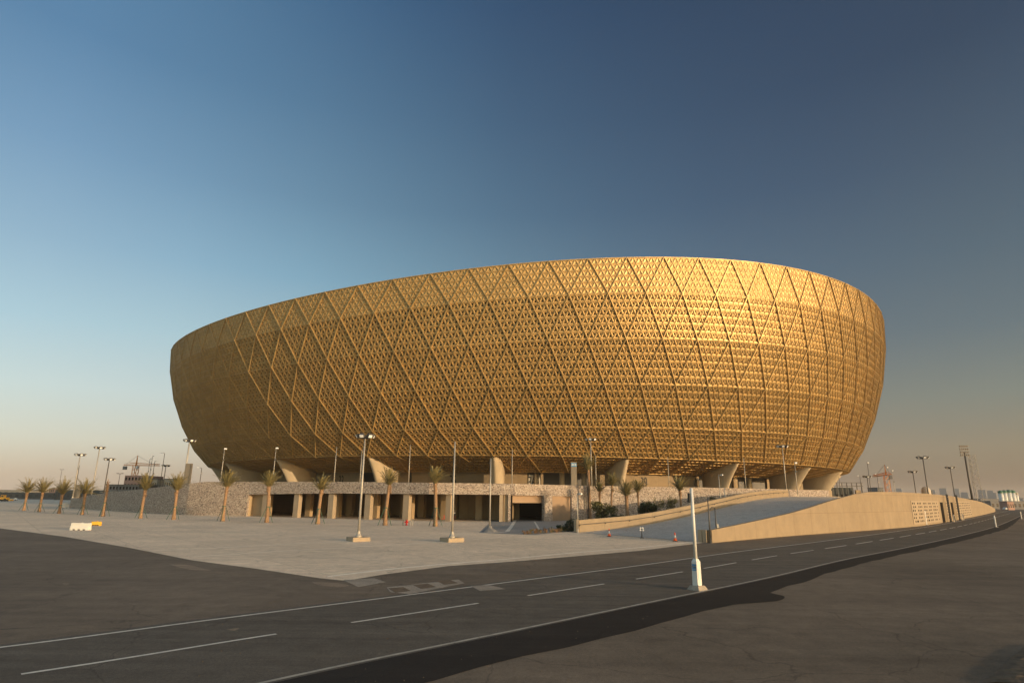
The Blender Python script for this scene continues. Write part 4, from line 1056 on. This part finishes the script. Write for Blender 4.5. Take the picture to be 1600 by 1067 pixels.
# tower cranes
def crane(label, tip, base, Y, jib_l, jib_r, rz):
    t, b = at(*tip, Y), at(*base, Y); g = empty('tower_crane', (b[0], Y, 0), label, 'crane', None, rz); H = t[2]; w = 1.1
    mb = MB(); q = max(6, int(H/3))
    for sx in (-w, w):
        for sy in (-w, w): mb.tube([(sx, sy, 0), (sx, sy, H)], [.16, .16], 4)
    for i in range(q):
        z0, z1 = H*i/q, H*(i+1)/q
        for (a, c) in (((-w, -w), (w, -w)), ((w, -w), (w, w)), ((w, w), (-w, w)), ((-w, w), (-w, -w))): mb.tube([a+(z0,), c+(z1,)], [.1, .1], 4)
    mb.build('mast', 'crane', g)
    jb = MB()
    for y in (-.7, .7): jb.tube([(-jib_l, y, H), (jib_r, y, H)], [.17, .17], 4)
    jb.tube([(-jib_l*.6, 0, H+1.5), (jib_r, 0, H+.7)], [.15, .15], 4)
    n = 26
    for i in range(n):
        x0, x1 = -jib_l+(jib_l+jib_r)*i/n, -jib_l+(jib_l+jib_r)*(i+1)/n; jb.tube([(x0, -.7, H), (x1, .7, H)], [.08, .08], 3); jb.tube([(x0, -.7, H), ((x0+x1)/2, 0, H+1.2)], [.08, .08], 3)
    jb.build('jib', 'crane', g)
    MB().tube([(0, 0, H), (0, 0, H+5.5)], [.5, .15], 4).build('apex', 'crane', g)
    ti = MB().tube([(0, 0, H+5.3), (-jib_l*.85, 0, H+.8)], [.07, .07], 3); ti.tube([(0, 0, H+5.3), (jib_r*.7, 0, H+.9)], [.07, .07], 3); ti.build('tie_rod', 'darksteel', g)
    MB().box((1.2, -.9, H-1.1), (1.1, 1.1, 1.4)).build('cab', 'white', g)
    MB().box((jib_r*.92 if jib_r < jib_l else -jib_l*.92, 0, H-1.4), (1.7, 1.3, 1.8)).build('counterweight', 'greyb', g)
crane('orange tower crane above the pinkish unfinished building', (209, 727), (207.5, 760), 345, 6.5, 13, 0)
crane('red and white tower crane behind the crest of the ramp wall', (1384, 742), (1388, 768), 330, 8.0, 26, 1.28)
# right side: shed under scaffold, tank, silos, towers
g, w, H = building('dark shed under a steel frame just right of the last pier', 1297, 1334, 761.5, 235, 'darkb', 18, False, True, rows=1, cols=5, wm='dark')
fr = MB()
for i in range(8):
    xx = -w/2-1+(w+4)*i/7
    fr.box((xx, -9.5, (H+1.8)/2), (.2, .2, H+1.8))
for z in (H+.6, H+1.8): fr.box((1, -9.5, z), (w+5, .18, .18))
fr.build('steel_frame', 'darksteel', g)
MB().box((w/2+1.2, -9.7, H*.45), (1.8, .8, H*.9)).build('end_pier', 'tan', g)
g = empty('storage_tank', at(1447, 768, 260)[:2]+(0,), 'pale upright tank behind the largest floodlight mast', 'tank'); H = at(1447, 760, 260)[2]
MB().lathe((0, 0, 0), [(1.7, 0), (1.7, H*.88), (1.1, H*.97), (.2, H)], 16).build('tank_body', 'paleb', g, True); MB().box((2.2, -.3, H*.42), (.3, .3, H*.84)).build('ladder', 'darksteel', g)
for i, (x, yt, w) in enumerate(((1566, 768, 4.0), (1572, 767.5, 4.0), (1579, 767, 4.0), (1585, 767.5, 4.0), (1590, 770.5, 3.2))):
    p = at(x, 785, 420); H = at(x, yt, 420)[2]
    g = empty('silo', (p[0], p[1], 0), ('%s white cement silo from the left at the far right plant' % ('first', 'second', 'third', 'fourth', 'fifth')[i]), 'silo', 'cement silos at the batching plant')
    MB().lathe((0, 0, 0), [(.5, 1.5), (w*.36, 4), (w*.36, H-1)], 14).build('barrel', 'whitepl', g, True)
    MB().lathe((0, 0, H-1), [(w*.4, 0), (w*.4, 1.3), (.3, 1.9)], 14).build('cap', 'green' if i < 4 else 'paleb', g)
    for s in (-1, 1): MB().box((s*w*.28, -w*.2, 1.8), (.25, .25, 3.6)).build('leg', 'darksteel', g)
building('low pale workshop below the silos', 1545, 1600, 783.2, 400, 'greyb', 20, True, True, rows=1, cols=8)
building('small reddish site cabin right of the ramp wall end', 1571, 1581, 783.8, 360, 'pink', 6, True, True, rows=1, cols=3)
building('long grey site shed at the far end of the ramp wall', 1530, 1562, 779.5, 520, 'greyb', 20, True, True, rows=1, cols=6)
building('pale grey block behind the ramp wall crest, left of the tank', 1372, 1381, 762, 430, 'greyb', 12, rows=2, cols=3)
TW = [('first', 1325, 764), ('second', 1410, 763), ('third', 1462, 765), ('fourth', 1480, 762.5), ('fifth', 1500, 763), ('sixth', 1513, 769), ('seventh', 1541, 765), ('eighth', 1553, 766), ('ninth', 1557, 770), ('tenth', 1598, 778)]
for nm, x, yt in TW:
    Y = 2300+r.uniform(-200, 300); building('%s distant hazy tower from the left along the right skyline' % nm, x-.9, x+r.uniform(.8, 1.9), yt, Y, 'hill', 35, True, True, 'tower', rows=8, cols=3, wm='greyb')
# vehicles at far left, excavator-like loader and a small car, plus a lorry at the bend
def loader(label, x, y, L, m):
    p = gp(x, y); g = empty('wheel_loader', (p[0], p[1], 0), label, 'vehicle')
    MB().box((0, 0, 1.5), (L*.6, 2.2, 1.1)).build('body', m, g); MB().box((-.3, 0, 2.6), (1.5, 1.7, 1.3)).build('cab', m, g); MB().box((-.3, -.87, 2.65), (1.1, .05, .8)).build('window', 'glass', g)
    for sx in (-1, 1):
        for sy in (-1, 1):
            w = MB(); w.tube([(sx*L*.2, sy*.75, .75), (sx*L*.2, sy*1.2, .75)], [.75, .75], 14); w.build('wheel', 'black', g)
    MB().tube([(L*.25, 0, 1.6), (L*.45, 0, .9)], [.2, .2], 6).build('arm', m, g); MB().box((L*.52, 0, .7), (.9, 2.4, .9)).build('bucket', m, g)
loader('orange wheel loader parked at the far left edge of the lot', 5, 783, 7.5, 'yellow')
def car(label, x, y, m, rz, L=4.6):
    p = gp(x, y); g = empty('parked_car', (p[0], p[1], 0), label, 'car', None, rz)
    mb = MB(); prof = [(-L/2, .35), (-L/2, .85), (-L*.42, .95), (-L*.3, 1.0), (-L*.16, 1.48), (L*.2, 1.5), (L*.38, 1.02), (L*.48, .9), (L/2, .7), (L/2, .35)]
    n = len(prof)
    for yy in (-.85, .85): mb.v += [(a, yy*(1 if b < 1.2 else .82), b) for a, b in prof]
    mb.f = [tuple(range(n)), tuple(range(2*n-1, n-1, -1))]+[(i, n+i, n+(i+1) % n, (i+1) % n) for i in range(n)]
    mb.build('body', m, g)
    for s in (-1, 1): MB().box((0, s*.8, 1.24), (L*.38, .06, .32)).build('window', 'glass', g)
    for sx in (-.3, .3):
        for sy in (-1, 1): w = MB(); w.tube([(sx*L, sy*.62, .33), (sx*L, sy*.88, .33)], [.33, .33], 12); w.build('wheel', 'black', g)
car('white car on the far bend left of the silos', 1572, 796.5, 'white', .5)
car('white van-like car by the site cabin at the far right', 1578, 794.8, 'whitepl', .2)
car('small pale car at the far left beyond the lot', 21, 781.8, 'whitepl', .1)

# ------------------------------------------------------------------ air
hz = MB().box((0, 0, 36.5), (7300, 7300, 76)); hm = bpy.data.materials.new('haze_air'); hn, hl = nodes_of(hm)
hn.remove(hn['Principled BSDF']); pv = hn.new('ShaderNodeVolumePrincipled'); pv.inputs['Color'].default_value = (.84, .80, .76, 1); pv.inputs['Density'].default_value = HAZE; pv.inputs['Anisotropy'].default_value = 0
hl.new(pv.outputs['Volume'], hn['Material Output'].inputs['Volume'])
tag(hz.build('haze', hm), kind='stuff')

# ------------------------------------------------------------------ light, sky, camera
SAZ, SEL = math.radians(90+35), math.radians(5.5)      # azimuth clockwise from +Y (ahead), elevation
sd = Vector((math.sin(SAZ)*math.cos(SEL), math.cos(SAZ)*math.cos(SEL), math.sin(SEL)))
sun = bpy.data.lights.new('sun', 'SUN'); sun.energy = 2.15; sun.angle = math.radians(.5); sun.color = (1., .73, .44)
so = bpy.data.objects.new('sun', sun); COL.objects.link(so); so.rotation_euler = sd.to_track_quat('Z', 'Y').to_euler()
W = bpy.data.worlds.new('World'); S.world = W; W.use_nodes = True
n, l = W.node_tree.nodes, W.node_tree.links
bg = n['Background']
sky = n.new('ShaderNodeTexSky'); sky.sky_type = 'NISHITA'; sky.sun_disc = False; sky.sun_elevation = SEL; sky.sun_rotation = SAZ
sky.altitude = 0; sky.air_density = 1.0; sky.dust_density = 1.2; sky.ozone_density = 1.2
# clear evening sky: pale and warm low on the side away from the sun, deep polarised blue a quarter turn from it;
# tones by compass direction and elevation, blended over the physical sky
SKY_AZ = (-40, -30, -20, -10, 0, 10, 20, 30, 40); SKY_EL = (0, 1.5, 4, 8, 13, 19, 26, 34, 43)
SKY = [[[0.5647, 0.4565, 0.3617], [0.5722, 0.4764, 0.3819], [0.5988, 0.5989, 0.5268], [0.5242, 0.626, 0.6321], [0.375, 0.5439, 0.633], [0.2562, 0.4104, 0.5431], [0.1608, 0.3016, 0.4628], [0.0877, 0.2043, 0.359], [0.0775, 0.1872, 0.3269]], [[0.4918, 0.397, 0.3215], [0.4948, 0.405, 0.3299], [0.5777, 0.5475, 0.4733], [0.5106, 0.5883, 0.5929], [0.3646, 0.5222, 0.5935], [0.2317, 0.3965, 0.5246], [0.1416, 0.2727, 0.4104], [0.0805, 0.1864, 0.3193], [0.0576, 0.1476, 0.2719]], [[0.423, 0.3405, 0.2818], [0.4218, 0.3396, 0.2812], [0.5269, 0.4788, 0.4107], [0.4629, 0.5195, 0.5227], [0.3287, 0.4664, 0.5302], [0.1928, 0.3532, 0.4706], [0.1176, 0.2317, 0.3459], [0.0707, 0.1624, 0.2768], [0.0399, 0.1112, 0.2218]], [[0.3637, 0.2908, 0.243], [0.3625, 0.2891, 0.2415], [0.4407, 0.3885, 0.3347], [0.373, 0.4101, 0.4088], [0.263, 0.3674, 0.4181], [0.1551, 0.285, 0.3823], [0.0909, 0.183, 0.2798], [0.0563, 0.1285, 0.2237], [0.0299, 0.0834, 0.1741]], [[0.311, 0.2458, 0.2056], [0.3109, 0.2457, 0.2056], [0.3541, 0.3032, 0.2626], [0.2834, 0.3042, 0.2979], [0.1968, 0.2679, 0.3055], [0.121, 0.2145, 0.2916], [0.0678, 0.1374, 0.2205], [0.0429, 0.0955, 0.1742], [0.0241, 0.0625, 0.1353]], [[0.2619, 0.2023, 0.168], [0.262, 0.2024, 0.1682], [0.2966, 0.2475, 0.2099], [0.2298, 0.2401, 0.2283], [0.1543, 0.203, 0.2329], [0.0964, 0.1634, 0.2295], [0.0538, 0.106, 0.1781], [0.0355, 0.0756, 0.1424], [0.021, 0.0507, 0.1113]], [[0.2224, 0.1668, 0.1362], [0.2227, 0.1671, 0.1365], [0.2572, 0.2103, 0.1712], [0.1959, 0.2007, 0.1834], [0.1257, 0.1598, 0.1852], [0.08, 0.1274, 0.1847], [0.0459, 0.0849, 0.1479], [0.031, 0.0618, 0.119], [0.0201, 0.0443, 0.0958]], [[0.2018, 0.1482, 0.1187], [0.202, 0.1483, 0.1189], [0.2391, 0.1925, 0.1497], [0.181, 0.1865, 0.1657], [0.1127, 0.1421, 0.1658], [0.0741, 0.1135, 0.1606], [0.0451, 0.0772, 0.1317], [0.0277, 0.0526, 0.1024], [0.0202, 0.041, 0.0873]], [[0.1897, 0.1379, 0.1083], [0.1897, 0.1379, 0.1083], [0.2305, 0.1843, 0.136], [0.1783, 0.1882, 0.165], [0.1081, 0.1386, 0.1597], [0.0738, 0.1089, 0.1443], [0.0491, 0.0774, 0.1201], [0.0261, 0.0465, 0.0881], [0.0211, 0.0395, 0.0815]]]
SKY_GAIN = 1.05/(.15*2**EXPO)
tc = n.new('ShaderNodeTexCoord'); sx = n.new('ShaderNodeSeparateXYZ'); l.new(tc.outputs['Generated'], sx.inputs[0])
def mth(op, a, b=None):
    k = n.new('ShaderNodeMath'); k.operation = op
    for i, v in enumerate((a, b)):
        if v is None: continue
        if isinstance(v, (int, float)): k.inputs[i].default_value = v
        else: l.new(v, k.inputs[i])
    return k.outputs[0]
el = mth('MULTIPLY', mth('ARCSINE', sx.outputs['Z']), 180/PI)
az = mth('MULTIPLY', mth('ARCTAN2', sx.outputs['X'], sx.outputs['Y']), 180/PI)
ef = mth('DIVIDE', el, 45.)
prev = None
for i, a in enumerate(SKY_AZ):
    cr = n.new('ShaderNodeValToRGB'); cr.color_ramp.interpolation = 'B_SPLINE' if 0 else 'EASE' if 0 else 'LINEAR'
    es = cr.color_ramp.elements
    for q, e in enumerate(SKY_EL):
        k = es[q] if q < 2 else es.new(e/45.)
        k.position = e/45.
        k.color = tuple(v*SKY_GAIN for v in SKY[i][q]) + (1,)
    l.new(ef, cr.inputs['Fac'])
    if prev is None: prev = cr.outputs['Color']
    else:
        mr = n.new('ShaderNodeMapRange'); mr.inputs['From Min'].default_value = SKY_AZ[i-1]; mr.inputs['From Max'].default_value = a; l.new(az, mr.inputs['Value'])
        mx = n.new('ShaderNodeMix'); mx.data_type = 'RGBA'; l.new(mr.outputs['Result'], mx.inputs[0]); l.new(prev, mx.inputs[6]); l.new(cr.outputs['Color'], mx.inputs[7]); prev = mx.outputs[2]
sk2 = n.new('ShaderNodeMix'); sk2.data_type = 'RGBA'; sk2.blend_type = 'MULTIPLY'; sk2.inputs[0].default_value = 1; l.new(sky.outputs['Color'], sk2.inputs[6]); sk2.inputs[7].default_value = (1.3, 1.25, 1.15, 1)  # gain added to the unseen sky behind, lifting ambient light on the ground
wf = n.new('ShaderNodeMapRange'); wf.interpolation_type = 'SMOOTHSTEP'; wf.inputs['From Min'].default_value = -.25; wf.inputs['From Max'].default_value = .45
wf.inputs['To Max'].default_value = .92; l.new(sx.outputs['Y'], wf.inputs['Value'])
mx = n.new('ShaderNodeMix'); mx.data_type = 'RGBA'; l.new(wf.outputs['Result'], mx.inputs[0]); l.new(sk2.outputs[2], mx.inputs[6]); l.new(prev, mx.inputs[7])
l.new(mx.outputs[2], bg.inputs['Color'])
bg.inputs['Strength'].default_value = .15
cam = bpy.data.cameras.new('camera'); co = bpy.data.objects.new('camera', cam); COL.objects.link(co)
co.matrix_world = Matrix.Translation((0, 0, EYE)) @ Matrix.Rotation(PI/2+PITCH, 4, 'X') @ Matrix.Rotation(ROLL, 4, 'Z')
cam.sensor_width = 36; cam.lens = F/1600*36; cam.clip_start = .1; cam.clip_end = 20000
S.camera = co
S.view_settings.view_transform = 'Standard'; S.view_settings.look = 'None'; S.view_settings.exposure = EXPO; S.view_settings.gamma = 1
